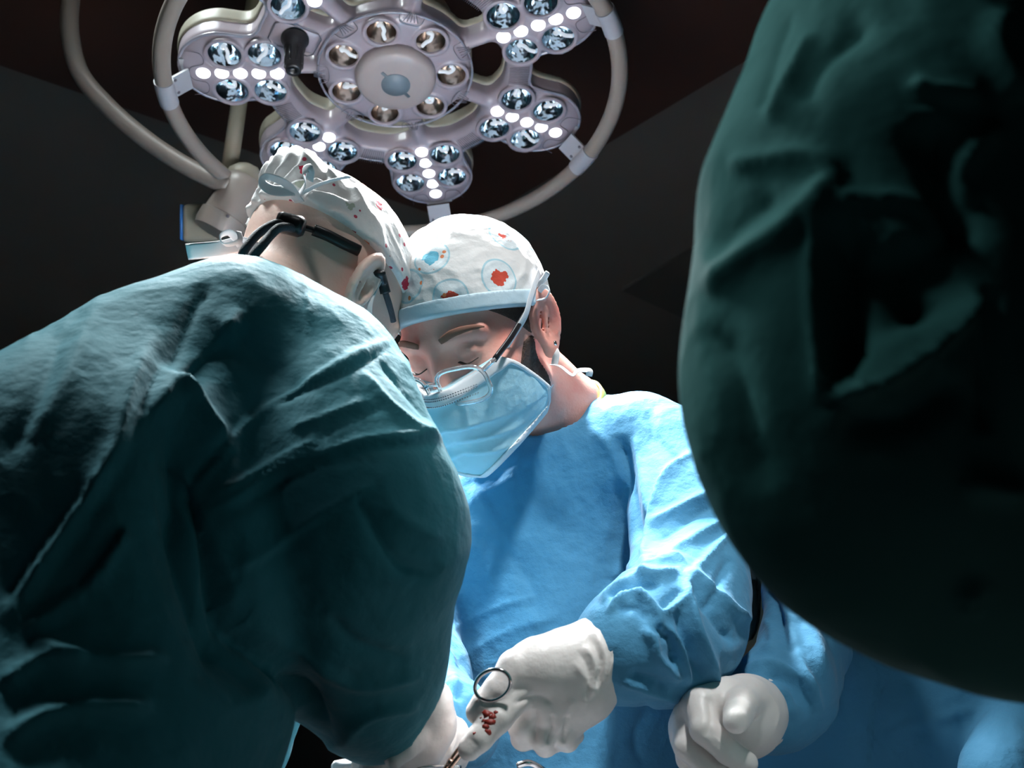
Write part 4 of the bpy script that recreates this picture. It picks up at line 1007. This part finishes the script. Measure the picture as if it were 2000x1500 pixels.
body_mesh('body', HC, nC, bC, lC, Cp, h=.0045)
V, F = nets(cap_fn(HC, .030, .20, .008, amp=.004, seed=27), HC.o - .17, HC.o + .17, .004); mesh_obj('cap', relax(V, F, 1), F, M_white, Cp)

# ================================================================== instruments, table, drapes
nh = empty('needle_holder', P(905, 1440, .94), 'steel needle holder with a finger ring, held in the bright blue person\'s near glove', 'surgical instrument')
rc = P(960, 1340, .944); rc = P(962, 1338, .932); e1 = (RT * .80 + UP * .52 - FW * .2); e1 /= np.linalg.norm(e1); e2 = np.cross(e1, FW + RT * .1); e2 /= np.linalg.norm(e2)
v, f = sweep([rc + e1 * .0165 * math.cos(t) + e2 * .0125 * math.sin(t) for t in np.linspace(0, 2 * math.pi, 49)[:-1]], .0017, seg=10, closed=True); mesh_obj('finger_ring', v, f, M_chrome, nh)
v, f = sweep(smooth_path([P(944, 1365, .948), P(935, 1400, .955), P(912, 1440, .955), P(885, 1478, .950), P(860, 1515, .945)], 6), .0019, .0015, hint=FW, seg=10); mesh_obj('shaft', v, f, M_steel, nh)
v, f = sweep(smooth_path([P(975, 1420, .965), P(930, 1448, .950), P(900, 1474, .944), P(868, 1515, .940)], 6), .0022, .0016, hint=FW, seg=10); mesh_obj('shaft', v, f, M_steel, nh)
v, f = lathe([(.0035, -.003), (.0035, .003)], P(880, 1490, .945), FW, 12); mesh_obj('box_joint', v, f, M_steel, nh)
v, f = sweep(smooth_path([P(1010, 1496, .97), P(1030, 1490, .97), P(1048, 1496, .975), P(1075, 1515, .98)], 5), .0030, .0025, hint=FW, seg=10)
cl = mesh_obj('clamp_tip', v, f, M_chrome, None); tag(cl, 'small dark clamp tip peeping over the bottom edge below the near glove', 'surgical instrument')
v, f = sweep(smooth_path([P(680, 1480, .955), P(710, 1492, .95), P(750, 1500, .95), P(800, 1500, .955), P(850, 1497, .96), P(900, 1498, .97)], 6), .0016, seg=8)
tg = mesh_obj('retractor_rod', v, f, M_chrome, None); tag(tg, 'thin shiny curved rod along the bottom edge beside the gloves', 'surgical instrument')
v, f = sweep([P(728, 1476, .965), P(722, 1510, .96)], .0030, seg=10); tb = mesh_obj('suction_tube', v, f, mat('clear_tube', (.5, .7, .75), .15, spec=.8), None); tag(tb, 'short pale blue tube end between the gloves at the bottom edge', 'tube')
def gauze(p): return s_ell(p, P(715, 1500, .985), (.030, .02, .010)) - crumple(p, 40, 4) * .006
V, F = nets(gauze, P(715, 1500, .985) - .05, P(715, 1500, .985) + .05, .0022); g = mesh_obj('gauze_pad', V, F, M_white, None); tag(g, 'crumpled white gauze pad at the bottom edge by the left glove', 'gauze')
v, f = box((.05, .98, .83), (1.6, .30, .07)); tt = mesh_obj('operating_table', v, f, M_beige, None, smooth=False); bevel(tt, .02); tag(tt, 'operating table top under the grey drape and the gloved hands', 'operating table')
v, f = box((.05, .98, .40), (.35, .24, .80)); mesh_obj('pedestal', v, f, M_beige, tt, smooth=False)
def drape(p):
    d = s_box(p, (.05, .98, .80), (.86, .180, .16), .03)
    d = smin(d, s_ell(p, (-.02, .98, .96), (.70, .15, .09)), .06)
    d = d - crumple(p, 10, 8) * .006
    return np.maximum(d, -s_box(p, (.05, .98, .68), (.825, .157, .20), .01))
V, F = nets(drape, (-.95, .6, .55), (1.0, 1.26, 1.1), .008); dr = mesh_obj('surgical_drape', V, F, M_drape, None); tag(dr, 'unseen grey surgical drape over the patient and table, below the hands', 'drape')
# things behind the blue gowns
def plast(p): return s_ell(p, P(1446, 1110, 1.50), (.030, .03, .10)) - crumple(p, 14, 12, [[1, 0, 0], [0, 1, 0], [0, 0, .35]]) * .02
V, F = nets(plast, P(1446, 1110, 1.5) - .2, P(1446, 1110, 1.5) + .2, .004); pc = mesh_obj('plastic_cover', V, F, M_plastic, None); tag(pc, 'crinkled dark plastic cover hanging between the two blue gowns', 'plastic cover')
o = P(1470, 1300, 1.85)
v, f = box((o[0], o[1], o[2] / 2 + .06), (.10, .30, o[2] + .12)); cb = mesh_obj('equipment_column', v, f, M_beige, None, smooth=False); bevel(cb, .01); tag(cb, 'beige equipment column glimpsed in the gap between the two blue gowns', 'equipment')
